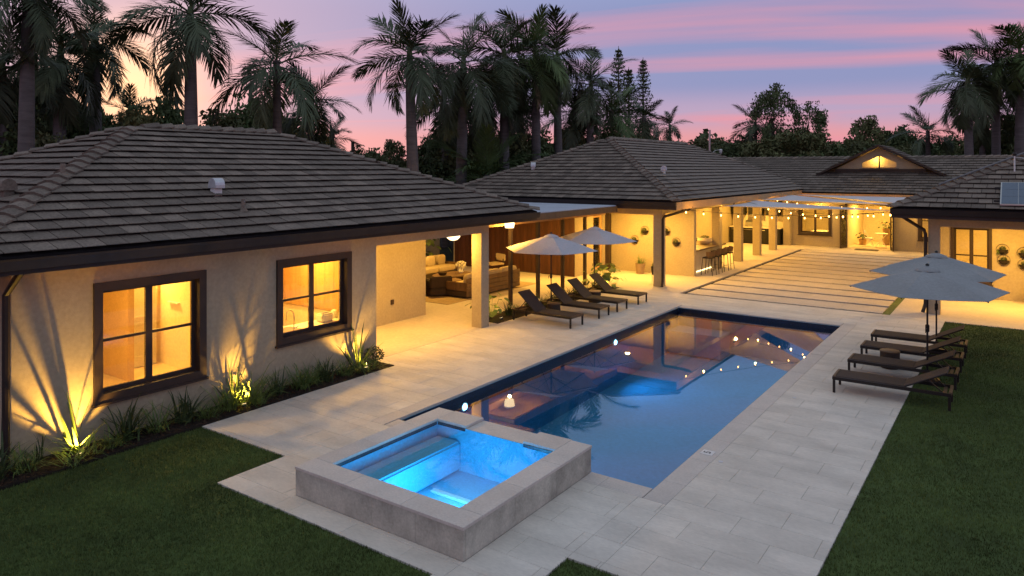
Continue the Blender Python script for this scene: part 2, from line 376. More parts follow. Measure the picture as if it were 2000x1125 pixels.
# lawns
def lawn(name, rects, dens, hgt=.035):
    mb = MB()
    for r in rects: mb.box(*r, -.05, -.022)
    root = struct(name, mb, TURF)
    V = []; n = 0
    for (x0, x1, y0, y1) in rects:
        k = int((x1 - x0) * (y1 - y0) * dens)
        p = np.column_stack([rng.uniform(x0 - .006, x1 + .006, k), rng.uniform(y0 - .006, y1 + .006, k), np.full(k, -.024)])
        an = rng.uniform(0, 2 * PI, k); h = hgt * rng.uniform(.6, 1.25, k); w = .0045 * rng.uniform(.7, 1.4, k); ln = rng.uniform(0, .022, k); a2 = rng.uniform(0, 2 * PI, k)
        d = np.column_stack([np.cos(an) * w, np.sin(an) * w, np.zeros(k)])
        tip = p + np.column_stack([np.cos(a2) * ln, np.sin(a2) * ln, h])
        V.append(np.stack([p - d, p + d, tip], 1).reshape(-1, 3)); n += k
    V = np.concatenate(V); me = npmesh('grass_blades', V, np.arange(3 * n).reshape(-1, 3), BLADE)
    o = bpy.data.objects.new('grass_blades', me); COL.objects.link(o); o['kind'] = 'stuff'; o.parent = root
    return root
lawn('lawn_left', [(-10.94, -8.825, 1.0, 6.785), (-8.82, -5.005, 1.0, 5.685)], 4200)
lawn('lawn_front', [(-4.015, -1.735, 4.6, 6.765)], 4200)
lawn('lawn_right', [(-1.725, 2.2, 6.0, 23.19)], 2600)

# pool shell and water
pool = struct('pool', MB().add([(PX0, PY0, -1.55), (PX1, PY0, -1.55), (PX1, PY1, -1.2), (PX0, PY1, -1.2), (PX0, PY0, -.03), (PX1, PY0, -.03), (PX1, PY1, -.03), (PX0, PY1, -.03)],
      [(0, 1, 2, 3), (0, 4, 5, 1), (1, 5, 6, 2), (2, 6, 7, 3), (3, 7, 4, 0)]), PLASTER)
e = .004
for (x0, x1, y0, y1) in ((PX0 + e, PX0 + .018, PY0 + .02, PY1 - .02), (PX1 - .018, PX1 - e, PY0 + .02, PY1 - .02), (PX0 + .02, PX1 - .02, PY1 - .018, PY1 - e), (PX0 + .02, PX1 - .02, PY0 + e, PY0 + .018)):
    part('waterline_tile_band', MB().box(x0, x1, y0, y1, -.30, -.034), MOSAIC, pool)
part('pool_step', MB().box(PX0 + .03, PX0 + 1.6, PY1 - .9, PY1 - .03, -1.19, -.55), PLASTER, pool)
struct('pool_water', sheet(PX0 + .003, PX1 - .003, PY0 + .003, PY1 - .003, WL, WATER), WATER)
for yy, lab in ((10.6, 'round blue light in the pool wall nearest the spa'), (16.75, 'round blue light in the pool wall beside the loungers')):
    t = thing('pool_light', lab, 'pool light', (PX0, yy, -.42), 0, 'lights in the pool wall')
    part('lens', MB().tube([(PX0 + .02, yy, -.25), (PX0 + .045, yy, -.25)], .055, 14), POOLLED, t)
    part('rim', MB().tube([(PX0 + .004, yy, -.25), (PX0 + .03, yy, -.25)], .085, 16), WHITE, t)
    light('SPOT', 'lamp_light', (PX0 + .06, yy, -.30), 60, (.07, .42, 1.0), t, .05, (1, 0, -.12), 150, .6)
for (x, y, lab) in ((-8.72, 17.85, 'pale skimmer lid in the left pool coping'), (-3.80, 17.51, 'pale skimmer lid in the right pool coping')):
    solo('skimmer_lid', MB().slab(x - .13, x + .13, y - .13, y + .13, .001, .008, .003), COPING, lab, 'skimmer lid', 'skimmer lids')
for (x, y, lab) in ((-3.53, 10.24, 'small round deck drain near the depth marker'), (-3.41, 13.87, 'small round deck drain halfway along the pool')):
    solo('deck_drain', MB().lathe([(.035, .0015), (.035, .004), (.02, .005)], 14, (x, y, 0)), GALV, lab, 'drain', 'deck drains')
t = thing('depth_marker', 'white tile with black number five set in the pool coping', 'depth marker', (-3.8, 10.45, .002))
part('tile', MB().slab(-3.89, -3.71, 10.36, 10.54, .001, .006, .002), WHITE, t)
cu = bpy.data.curves.new('digit', 'FONT'); cu.body = '5'; cu.size = .15; cu.align_x = 'CENTER'; cu.align_y = 'CENTER'; cu.extrude = .001
tmp = bpy.data.objects.new('digit_tmp', cu); COL.objects.link(tmp)
bpy.context.view_layer.update()
me = bpy.data.meshes.new_from_object(tmp.evaluated_get(bpy.context.evaluated_depsgraph_get())); bpy.data.objects.remove(tmp)
me.materials.clear(); me.materials.append(BLACK)
d = bpy.data.objects.new('digit', me); COL.objects.link(d); d.parent = t; d.location = (0, 0, .0062); d.rotation_euler = (0, 0, RAD(90))

# raised spa
spa = thing('spa', 'raised square stone hot tub glowing bright blue at the end of the pool', 'hot tub', ((SX0 + SX1) / 2, (SY0 + SY1) / 2, 0))
IX0, IX1, IY0, IY1, SZ = -7.33, -5.20, 6.38, 8.45, .37
def stones(x0, x1, y0, y1, z0, z1, n, ax, nm='facing_stone', m=SPASTONE):
    for i in range(n):
        a, b = i / n, (i + 1) / n; gp = .002
        if ax == 'x': bx = (x0 + (x1 - x0) * a + gp, x0 + (x1 - x0) * b - gp, y0, y1)
        else: bx = (x0, x1, y0 + (y1 - y0) * a + gp, y0 + (y1 - y0) * b - gp)
        part(nm, MB().slab(*bx, z0, z1, .004), m, spa)
stones(SX0, SX1, SY0, SY0 + .04, 0, SZ - .035, 4, 'x'); stones(SX1 - .04, SX1, SY0 + .042, SY1, 0, SZ - .035, 3, 'y')
stones(SX0, SX0 + .04, SY0 + .042, SY1, 0, SZ - .035, 3, 'y')
part('core', MB().holed('z', -.60, SZ - .037, (SX0 + .045, SX1 - .045), (SY0 + .045, SY1 - .005), [(IX0 - .01, IX1 + .01, IY0 - .01, IY1 + .01), (-6.77, -5.74, IY1 - .02, SY1 + .1)]), SPASTONE, spa)
part('spillway', MB().box(-6.765, -5.745, IY1 + .006, SY1 + .03, -.1, SZ - .042), COPING, spa)
cp = [(SX0 - .008, SX1 + .008, SY0 - .008, IY0, 3, 'x'), (IX1, SX1 + .008, IY0 + .002, SY1 + .01, 3, 'y'), (SX0 - .008, IX0, IY0 + .002, SY1 + .01, 3, 'y'), (IX0 + .002, -6.77, IY1, SY1 + .03, 1, 'x'), (-5.74, IX1 - .002, IY1, SY1 + .03, 1, 'x')]
for c in cp: stones(*c[:4], SZ - .035, SZ, c[4], c[5], 'coping_stone', COPING)
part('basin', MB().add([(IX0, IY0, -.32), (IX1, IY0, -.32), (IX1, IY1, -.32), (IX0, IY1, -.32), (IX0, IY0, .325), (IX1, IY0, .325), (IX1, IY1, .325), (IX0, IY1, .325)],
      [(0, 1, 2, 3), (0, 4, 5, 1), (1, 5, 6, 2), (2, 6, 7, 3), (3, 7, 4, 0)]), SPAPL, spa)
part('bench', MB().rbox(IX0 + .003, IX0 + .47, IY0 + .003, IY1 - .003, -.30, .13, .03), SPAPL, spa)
for (x0, x1, y0, y1) in ((IX0 + .002, IX0 + .012, IY0 + .02, IY1 - .02), (IX0 + .02, IX1 - .02, IY0 + .002, IY0 + .012), (IX1 - .012, IX1 - .002, IY0 + .02, IY1 - .02), (IX0 + .02, -6.78, IY1 - .012, IY1 - .002), (-5.73, IX1 - .02, IY1 - .012, IY1 - .002)):
    part('waterline_tile_band', MB().box(x0, x1, y0, y1, .29, SZ - .038), MOSAIC, spa)
part('drain_cover', MB().rbox(-6.75, -5.95, 7.62, 7.72, -.312, -.275, .012), WHITE, spa)
for k in range(3): part('jet', MB().tube([(IX0 + .003, 6.8 + k * .55, .08), (IX0 + .02, 6.8 + k * .55, .08)], .035, 12), STEEL, spa)
sw = part('water', sheet(IX0 + .014, IX1 - .014, IY0 + .014, IY1 - .014, .333, SPAWATER), SPAWATER, spa); sw.location = -ORG[spa.name]
lamp = part('spa_light', MB().tube([(-6.0, IY0 + .004, -.05), (-6.0, IY0 + .03, -.05)], .09, 16), POOLLED, spa)
light('POINT', 'lamp_light', (-6.12, 7.1, .0), 42, (.06, .50, 1.0), spa, .2)

# ------------------------------------------------------------------ houses: roofs
def tile_mesh(w, ex):                                    # u across, v up the slope, n out of it
    a, h = w / 2 - .007, ex + .05
    return MB().add([(-a, 0, .052), (a, 0, .052), (a, h, -.006), (-a, h, -.006), (-a, .003, .062), (a, .003, .062), (a, h, .010), (-a, h, .010)],
                    [(0, 3, 2, 1), (4, 5, 6, 7), (0, 1, 5, 4), (1, 2, 6, 5), (2, 3, 7, 6), (3, 0, 4, 7)])
TILEMESH = {}
def slope_tiles(roof, O, U, Wd, L, run, sl, in0, in1, budget, ex=.318, tw=.33, m=TILE, order=None):
    """tiles of one roof slope. O eave start, U along the eave, Wd inward (horizontal), L eave length, run horizontal depth, sl slope, in0/in1 how fast the ends close in"""
    O, U, Wd = Vector(O), Vector(U), Vector(Wd)
    k = math.sqrt(1 + sl * sl); V = (Wd + Vector((0, 0, sl))) / k; Nn = Vector((-Wd.x * sl, -Wd.y * sl, 1)) / k
    rest = MB(); singles = []
    key = (round(ex, 3), round(tw, 3), m.name)
    if key not in TILEMESH: TILEMESH[key] = tile_mesh(tw, ex).mesh('roof_tile', m)
    rows = int(run * k / ex + .3)
    for r in range(rows):
        s0 = r * ex / k; s1 = min((r + 1) * ex + .05, run * k) / k
        if s1 <= s0: continue
        lo0, hi0, lo1, hi1 = in0 * s0, L - in1 * s0, in0 * s1, L - in1 * s1
        off = (.5 if r % 2 else 0) * tw + random.uniform(-.03, .03)
        for i in range(-1, int(L / tw) + 2):
            a, b = i * tw + off, (i + 1) * tw + off
            if b <= lo0 + .02 or a >= hi0 - .02: continue
            full = a >= lo1 and b <= hi1 and a >= lo0 and b <= hi0 and (s1 - s0) * k > ex + .04
            P = O + Wd * s0 + Vector((0, 0, sl * s0))
            if full:
                singles.append((P + U * (a + b) / 2 + Nn * random.uniform(-.003, .004)))
            else:
                a0, b0, a1, b1 = max(a, lo0) + .004, min(b, hi0) - .004, max(a, lo1) + .004, min(b, hi1) - .004
                if b0 - a0 < .03: continue
                if b1 < a1: a1 = b1 = (a1 + b1) / 2
                a1 = min(max(a1, a0 - .3), b0); b1 = max(min(b1, b0 + .3), a1)
                h = (s1 - s0) * k
                q = lambda u, v, n: P + U * u + V * v + Nn * n
                rest.add([q(a0, 0, .052), q(b0, 0, .052), q(b1, h, -.006), q(a1, h, -.006), q(a0, .003, .062), q(b0, .003, .062), q(b1, h, .010), q(a1, h, .010)],
                         [(0, 3, 2, 1), (4, 5, 6, 7), (0, 1, 5, 4), (1, 2, 6, 5), (2, 3, 7, 6), (3, 0, 4, 7)])
    if order: singles.sort(key=order)
    R = Matrix((U, V, Nn)).transposed().to_4x4()
    org = ORG[roof.name]
    for n, p in enumerate(singles):
        if n < budget:
            o = bpy.data.objects.new('roof_tile', TILEMESH[key]); COL.objects.link(o); o.parent = roof
            rr = Matrix.Rotation(random.uniform(-.006, .006), 4, 'Z')
            o.matrix_local = Matrix.Translation(p - org) @ R @ rr
        else:
            mv = [v.co.copy() for v in TILEMESH[key].vertices]; fs = [tuple(pl.vertices) for pl in TILEMESH[key].polygons]
            rest.add([p + U * c.x + V * c.y + Nn * c.z for c in mv], fs)
    if rest.v: part('tile_field', rest, m, roof, kind='stuff')
    return min(budget, len(singles))
CAP = {}
def caps(roof, a, b, sl, w=.17, step=.31, m=TILE):
    """cap tiles from a (low) to b (high or level)"""
    a, b = Vector(a), Vector(b); D = (b - a).normalized(); S = D.cross(Vector((0, 0, 1))).normalized(); Nn = S.cross(D)
    key = round(sl, 3)
    if key not in CAP:
        dr = w * sl; l = step + .05; vs = []
        for (x, up) in ((0, .068), (l, .016)):
            vs += [(x, -w, -dr + up - .03), (x, -w, -dr + up), (x, -w * .25, up + .008), (x, w * .25, up + .008), (x, w, -dr + up), (x, w, -dr + up - .03)]
        CAP[key] = MB().add(vs, [(0, 1, 2, 3, 4, 5), (6, 11, 10, 9, 8, 7)] + [(i, 6 + i, 6 + (i + 1) % 6, (i + 1) % 6) for i in range(6)]).mesh('ridge_cap', m)
    R = Matrix((D, S, Nn)).transposed().to_4x4(); n = int((b - a).length / step); org = ORG[roof.name]
    for i in range(n):
        o = bpy.data.objects.new('ridge_cap', CAP[key]); COL.objects.link(o); o.parent = roof
        o.matrix_local = Matrix.Translation(a + D * (i * step) + Nn * .035 - org) @ R @ Matrix.Rotation(random.uniform(-.02, .02), 4, 'Z')
def hip_roof(house, x0, x1, y0, y1, ze, sl, ridge='y', budget=0, faces='+x-y', order=None, depth=.28, pale=''):
    hw = ((x1 - x0) if ridge == 'y' else (y1 - y0)) / 2; zr = ze + hw * sl; d = .0
    if ridge == 'y': R0, R1 = ((x0 + x1) / 2, y0 + hw, zr), ((x0 + x1) / 2, y1 - hw, zr)
    else: R0, R1 = (x0 + hw, (y0 + y1) / 2, zr), (x1 - hw, (y0 + y1) / 2, zr)
    i_ = .06; zb = ze - depth
    vs = [(x0 + i_, y0 + i_, zb), (x1 - i_, y0 + i_, zb), (x1 - i_, y1 - i_, zb), (x0 + i_, y1 - i_, zb), (x0 + .02, y0 + .02, ze - .01), (x1 - .02, y0 + .02, ze - .01), (x1 - .02, y1 - .02, ze - .01), (x0 + .02, y1 - .02, ze - .01), R0, R1]
    if ridge == 'y': tp = [(4, 5, 8), (5, 6, 9, 8), (6, 7, 9), (7, 4, 8, 9)]
    else: tp = [(4, 5, 9, 8), (5, 6, 9), (6, 7, 8, 9), (7, 4, 8)]
    roof = part('roof', MB().add(vs, [(0, 3, 2, 1), (0, 1, 5, 4), (1, 2, 6, 5), (2, 3, 7, 6), (3, 0, 4, 7)] + tp), ROOFDECK, house)
    used = 0; LX, LY = x1 - x0, y1 - y0
    jobs = {'+x': ((x1, y0, ze), (0, 1, 0), (-1, 0, 0), LY), '-y': ((x0, y0, ze), (1, 0, 0), (0, 1, 0), LX), '-x': ((x0, y1, ze), (0, -1, 0), (1, 0, 0), LY), '+y': ((x1, y1, ze), (-1, 0, 0), (0, -1, 0), LX)}
    for f in [faces[i:i + 2] for i in range(0, len(faces), 2)]:
        O, U, Wd, L = jobs[f]
        used += slope_tiles(roof, O, U, Wd, L, hw, sl, 1, 1, max(0, budget - used), order=order)
    hs = sl / 1.4142
    cs = [(x0, y0, ze), (x1, y0, ze), (x1, y1, ze), (x0, y1, ze)]
    tops = [R0, R0, R1, R1] if ridge == 'y' else [R0, R1, R1, R0]
    for c, t in zip(cs, tops): caps(roof, c, t, hs * 1.0)
    caps(roof, R1, R0, sl)
    # gutters: a trough along each eave
    for (p, q, n) in (((x0, y0), (x1, y0), (0, -1)), ((x1, y0), (x1, y1), (1, 0))):
        if ('+x' if n[0] else '-y') in pale:
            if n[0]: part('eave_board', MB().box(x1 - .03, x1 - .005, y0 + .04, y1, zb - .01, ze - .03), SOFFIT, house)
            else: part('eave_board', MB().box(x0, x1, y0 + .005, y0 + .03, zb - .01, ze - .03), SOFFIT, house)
            continue
        sec = [(-.01, -.19), (.075, -.19), (.105, -.06), (.115, -.03), (.10, -.03), (.085, -.05), (.06, -.17), (-.01, -.17)]
        poly = [(p[0] + n[0] * (u - .03), p[1] + n[1] * (u - .03), ze + v) for u, v in sec]
        part('gutter', MB().prism(poly, (q[0] - p[0], q[1] - p[1], 0)), GUTTER, house)
    part('fascia', MB().holed('z', zb - .012, ze - .04, (x0 + .03, x1 - .03), (y0 + .03, y1 - .03), [(x0 + .055, x1 - .055, y0 + .055, y1 - .055)]), TRIM, house)
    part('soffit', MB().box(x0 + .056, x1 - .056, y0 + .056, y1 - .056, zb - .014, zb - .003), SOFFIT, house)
    return roof
def window(house, plane, c, u0, u1, z0, z1, cols=2, bars=(.5,), casing=.13, out=1, depth=.16, name='window', mt=TRIM, sill=True):
    """casing on the wall face, sashes set back; plane 'x': wall face at X=c facing +X (out=1); 'y': wall face at Y=c facing -Y"""
    sg = 1 if plane == 'x' else -1
    def bx(ua, ub, za, zb, da, db):                      # da, db: distance in front of the wall face
        if plane == 'x': return MB().box(c + da, c + db, ua, ub, za, zb)
        return MB().box(ua, ub, c - db, c - da, za, zb)
    fr = MB().holed(plane, c - sg * .0 + sg * .002, c + sg * .045, (u0, u1), (z0, z1), [(u0 + casing, u1 - casing, z0 + casing, z1 - casing)])
    w = part(name, fr, mt, house)
    iu0, iu1, iz0, iz1 = u0 + casing, u1 - casing, z0 + casing, z1 - casing
    if sill: part('sill', bx(u0 - .03, u1 + .03, z0 - .035, z0 - .001, .002, .075), mt, w)
    n = cols; wd = (iu1 - iu0) / n
    for k in range(n):
        a, b = iu0 + k * wd, iu0 + (k + 1) * wd; st = .055
        sh = MB().holed(plane, c - sg * depth, c - sg * (depth - .05), (a + .001, b - .001), (iz0 + .001, iz1 - .001), [(a + st, b - st, iz0 + st, iz1 - st)])
        part('sash', sh, mt, w)
        zs = [iz0 + st] + [iz0 + (iz1 - iz0) * t for t in bars] + [iz1 - st]
        for t in zs[1:-1]: part('muntin', bx(a + st + .001, b - st - .001, t - .022, t + .022, -depth + .004, -depth + .046), mt, w)
        for i in range(len(zs) - 1):
            lo = zs[i] + (.022 if i else 0); hi = zs[i + 1] - (.022 if i < len(zs) - 2 else 0)
            part('pane', bx(a + st + .001, b - st - .001, lo + .001, hi - .001, -depth + .02, -depth + .028), GLASS, w)
    if plane == 'x': part('jamb', MB().holed('x', c - .20, c + .001, (iu0 - .02, iu1 + .02), (iz0 - .02, iz1 + .02), [(iu0, iu1, iz0, iz1)]), mt, w)
    else: part('jamb', MB().holed('y', c - .001, c + .20, (iu0 - .02, iu1 + .02), (iz0 - .02, iz1 + .02), [(iu0, iu1, iz0, iz1)]), mt, w)
    return w

# ---- left house (pool house)
XW = -11.65
LH = thing('pool_house', 'cream stucco house with dark tiled hip roof in the left foreground', 'house', (-15, 9, 0))
hip_roof(LH, -21.0, -11.0, 3.30, 16.94, 3.03, .42, 'y', 300, '+x-y+y', order=lambda p: (p - Vector((0, 0, 4.2))).length, depth=.245)
W1 = (5.42, 7.29, .58, 2.44); W2 = (8.76, 10.64, .81, 2.45)
ins = lambda w, k=.11: (w[0] + k, w[1] - k, w[2] + k, w[3] - k)
part('wall', MB().holed('x', XW - .22, XW, (4.32, 11.39), (-.05, 2.768), [ins(W1), ins(W2)]), STUCCO, LH)
part('wall', MB().box(-20.2, XW - .222, 4.32, 4.52, -.05, 2.768), STUCCO, LH)
part('beam', MB().box(-11.97, XW, 11.392, 15.52, 2.50, 2.768), STUCCO, LH)
part('column', MB().box(-11.97, XW, 15.19, 15.52, -.02, 2.498), STUCCO, LH)
part('breezeway_wall', MB().box(-14.25, -14.05, 11.17, 15.69, -.02, 2.768), STUCCO, LH)
part('wall', MB().box(-14.04, XW - .222, 11.17, 11.388, -.02, 2.768), STUCCO, LH)
part('wall', MB().box(-20.2, -14.26, 11.17, 11.388, -.02, 2.768), STUCCO, LH)
part('corner_trim', MB().box(-14.10, -14.035, 13.62, 13.70, -.004, 2.73), TRIM, LH)
window(LH, 'x', XW, *W1); window(LH, 'x', XW, *W2)
part('outlet', MB().box(-14.048, -14.02, 14.27, 14.37, .50, .63), TRIM, LH)
part('downspout', MB().tube([(-11.2, 4.28, 2.8), (-11.35, 4.25, 2.65), (-11.5, 4.2, 2.45), (-11.5, 4.2, .05)], .05, 8), GUTTER, LH)
# rooms
def room(house, x0, x1, y0, y1, z1, wall=STUCCO_IN, floor=WOOD, skip='', inner=True):
    part('room_floor', MB().box(x0, x1, y0, y1, -.03, .0), floor, house)
    part('room_ceiling', MB().box(x0, x1, y0, y1, z1, z1 + .02), STUCCO_IN, house)
    if 'x' not in skip: part('room_wall', MB().box(x0 - .02, x0, y0, y1, 0, z1), wall, house)
    if 'X' not in skip: part('room_wall', MB().box(x1, x1 + .02, y0, y1, 0, z1), wall, house)
    if 'y' not in skip: part('room_wall', MB().box(x0, x1, y0 - .02, y0, 0, z1), wall, house)
    if 'Y' not in skip: part('room_wall', MB().box(x0, x1, y1, y1 + .02, 0, z1), wall, house)
INFLOOR = mat('interior_floor', (.55, .42, .26), .5, .1, 2)
TAN = mat('tan_wall', (.50, .33, .18), .85, .05, 2)
room(LH, -16.4, XW - .225, 4.55, 8.5, 2.6, skip='X', floor=INFLOOR)
part('partition_wall', MB().box(-16.38, -14.44, 7.38, 7.50, .002, 2.598), TAN, LH)
for (y0, y1) in ((7.62, 8.4),):
    part('closet_door', MB().box(-15.3, -15.25, y0, y1, .01, 2.1), WHITE, LH)
    for z0, z1 in ((.2, .95), (1.05, 1.95)): part('door_panel', MB().holed('x', -15.249, -15.235, (y0 + .09, y1 - .09), (z0, z1), [(y0 + .13, y1 - .13, z0 + .04, z1 - .04)]), WHITE, LH)
dr = part('open_door', MB().box(-13.9, -13.1, 8.36, 8.40, .01, 2.1), WHITE, LH)
for z0, z1 in ((.2, .95), (1.05, 1.95)): part('door_panel', MB().holed('y', 8.345, 8.359, (-13.8, -13.2), (z0, z1), [(-13.75, -13.25, z0 + .05, z1 - .05)]), WHITE, dr)
part('handle', MB().tube([(-13.85, 8.34, 1.0), (-13.74, 8.34, 1.0)], .012, 6), BLACK, dr)
part('room_shelf', MB().box(-14.9, -14.5, 8.44, 8.49, 1.35, 1.38), WHITE, LH)
downlight(-13.4, 5.9, 2.6, 42, 'recessed ceiling downlight in the room behind the left window')
downlight(-15.2, 8.0, 2.6, 30, 'recessed ceiling downlight in the hall behind the left window')
room(LH, -14.6, XW - .225, 8.62, 11.15, 2.6, skip='X', floor=INFLOOR, wall=STUCCO_IN)
for k in range(12):
    part('wall_panel', MB().box(-14.58, -14.55, 8.66 + k * .205, 8.66 + k * .205 + .2, .01, 2.58), WOODLIGHT, LH)
for k in range(8):
    part('wall_panel', MB().box(-14.5 + k * .3, -14.5 + k * .3 + .295, 11.10, 11.13, 1.0, 2.58), WOODLIGHT, LH)
downlight(-13.0, 9.4, 2.6, 32, 'recessed ceiling downlight on the left in the kitchen'); downlight(-13.2, 10.5, 2.6, 30, 'recessed ceiling downlight on the right in the kitchen')
# breezeway ceiling lamp
t = thing('dome_ceiling_lamp', 'glowing white dome lamp hanging in the breezeway', 'ceiling lamp', (-12.3, 14.82, 2.72))
part('dome', MB().lathe([(.02, -.20), (.10, -.18), (.17, -.12), (.20, -.03)], 20, (-12.3, 14.82, 2.50)), LAMP, t, True)
part('canopy', MB().lathe([(.205, -.032), (.21, -.01), (.05, .03)], 20, (-12.3, 14.82, 2.50)), DARKMETAL, t)
part('stem', MB().tube([(-12.3, 14.82, 2.53), (-12.3, 14.82, 2.76)], .012, 8), DARKMETAL, t)
light('POINT', 'lamp_light', (-12.3, 14.82, 2.22), 34, WARM, t, .04)
downlight(-12.8, 12.4, 2.715, 40, 'recessed downlight in the breezeway ceiling')

# ---- lounge pavilion with flat roof between the two houses
LP = thing('lounge_pavilion', 'open lounge shelter with flat pale roof on slim dark posts', 'pavilion', (-16, 20, 0))
part('flat_roof', MB().slab(-20.4, -11.85, 16.96, 23.36, 2.70, 2.90, .02), mat('roof_membrane', (.42, .45, .50), .6, .1, 1), LP)
part('fascia', MB().box(-11.845, -11.81, 16.96, 23.36, 2.66, 2.86), WOOD, LP)
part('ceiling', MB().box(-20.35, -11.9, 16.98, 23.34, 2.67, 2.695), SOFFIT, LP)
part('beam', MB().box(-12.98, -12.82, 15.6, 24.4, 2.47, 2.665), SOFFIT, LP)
for y in (18.3, 19.85, 21.4, 22.95): part('post', MB().box(-12.95, -12.85, y - .05, y + .05, -.02, 2.468), TRIM, LP)
part('roof_hatch', MB().slab(-18.2, -17.6, 22.3, 22.7, 2.902, 2.98, .01), WHITE, LP)
t = thing('lantern_ceiling_lamp', 'small glowing ceiling lantern under the lounge beam', 'ceiling lamp', (-12.55, 17.75, 2.66))
part('shade', MB().lathe([(.13, -.22), (.15, -.12), (.16, -.04)], 16, (-12.55, 17.75, 2.65)), LAMP, t, True)
part('canopy', MB().lathe([(.165, -.042), (.165, .008)], 16, (-12.55, 17.75, 2.65)), WHITE, t)
light('POINT', 'lamp_light', (-12.55, 17.75, 2.33), 22, WARM, t, .04)
for (x, y, l) in ((-16.2, 18.4, 'near the sofas'), (-16.2, 21.6, 'near the cladding wall'), (-18.8, 19.6, 'at the garden side'), (-14.1, 22.9, 'beside the cream wall')):
    downlight(x, y, 2.665, 30, 'recessed downlight in the lounge ceiling ' + l)

# ---- middle house
MH = thing('main_house', 'long cream house with hip roof and covered patio behind the loungers', 'house', (-15, 33, 0))
MR = hip_roof(MH, -20.4, -9.6, 23.4, 43.2, 3.08, .4537, 'y', 300, '-y+x+y', order=lambda p: (p - Vector((0, 0, 4.2))).length, pale='+x')
MS = 2.78
part('column', MB().box(-10.78, -10.45, 24.15, 24.46, -.02, 2.548), STUCCO, MH)
part('beam', MB().box(-14.2, -10.45, 24.152, 24.458, 2.55, MS), STUCCO, MH)
part('beam', MB().box(-10.76, -10.46, 24.46, 41.7, 2.60, MS), STUCCO, MH)
part('porch_wall', MB().box(-14.2, -10.43, 27.2, 27.42, -.02, MS), STUCCO, MH)
part('side_wall', MB().holed('x', -14.42, -14.2, (24.62, 27.2), (-.02, MS), [(25.95, 26.75, .1, 2.3)]), STUCCO, MH)
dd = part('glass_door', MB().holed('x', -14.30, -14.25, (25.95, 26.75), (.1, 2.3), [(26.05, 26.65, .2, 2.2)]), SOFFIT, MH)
part('pane', MB().box(-14.28, -14.27, 26.052, 26.648, .202, 2.198), GLASS, dd)
part('corner_post', MB().box(-14.22, -14.02, 26.98, 27.19, -.02, 2.6), TRIM, MH)
part('clad_wall', MB().box(-20.3, -14.2, 24.48, 24.618, -.02, MS), STUCCO, MH)
for k in range(30):
    part('cladding_board', MB().box(-20.2 + k * .2 + .004, -20.2 + (k + 1) * .2 - .004, 24.44 - random.uniform(0, .004), 24.478, .02, 2.66), WOOD_SCREEN, MH)
for y in (30.1, 32.95, 35.8, 38.55): part('pillar', MB().box(-10.72, -10.38, y - .15, y + .17, -.02, 2.598), STUCCO, MH)
part('patio_wall', MB().holed('x', -13.9, -13.7, (27.42, 41.7), (-.02, MS), [(27.9, 29.1, .05, 2.2), (29.25, 30.4, .05, 2.2), (31.2, 32.6, .05, 2.3)]), STUCCO, MH)
for (a, b, zt) in ((27.9, 29.1, 2.2), (29.25, 30.4, 2.2), (31.2, 32.6, 2.3)):
    dd = part('glass_door', MB().holed('x', -13.84, -13.76, (a, b), (.05, zt), [(a + .08, b - .08, .13, zt - .08)]), TRIM, MH)
    part('pane', MB().box(-13.81, -13.80, a + .082, b - .082, .132, zt - .082), GLASS, dd)
room(MH, -19.5, -13.92, 27.5, 41.6, 2.6, skip='X', floor=INFLOOR)
room(MH, -19.0, -14.43, 24.7, 27.15, 2.6, skip='X', floor=INFLOOR)
downlight(-16.4, 29.6, 2.6, 70, 'recessed downlight inside the room behind the bar'); downlight(-15.5, 26, 2.6, 35, 'recessed downlight behind the porch glass door')
part('downspout', MB().tube([(-9.62, 24.9, 2.86), (-9.75, 24.9, 2.74), (-10.38, 24.2, 2.5), (-10.40, 24.12, 2.4), (-10.40, 24.1, .25), (-10.36, 23.95, .05)], .05, 8), GUTTER, MH)
for (x, y, p, l) in ((-12.6, 25.8, 46, 'over the left side of the porch'), (-11.2, 25.7, 30, 'over the porch corner'), (-12.2, 29.0, 42, 'over the bar'), (-12.2, 31.8, 42, 'behind the first pillar'), (-12.2, 34.6, 42, 'over the grill'), (-12.2, 37.4, 42, 'over the outdoor kitchen'), (-12.2, 40.2, 36, 'at the far end of the covered patio')):
    downlight(x, y, MS - .02, p, 'recessed downlight ' + l)

for (y, z, lab) in ((30.1, 2.72, 'small glowing spotlight under the courtyard eave near the bar'), (36.2, 2.74, 'small glowing spotlight under the courtyard eave between the farther pillars')):
    t = thing('eave_spotlight', lab, 'spotlight', (-9.82, y, z), 0, 'eave spotlights')
    part('body', MB().tube([(-9.82, y, z + .05), (-9.82, y, z - .03)], .04, 10), BLACK, t); part('lens', MB().lathe([(.038, -.032), (.045, -.05), (.03, -.075)], 12, (-9.82, y, z)), LAMP, t)
    light('POINT', 'lamp_light', (-9.74, y, z - .12), 9, WARM, t, .05)
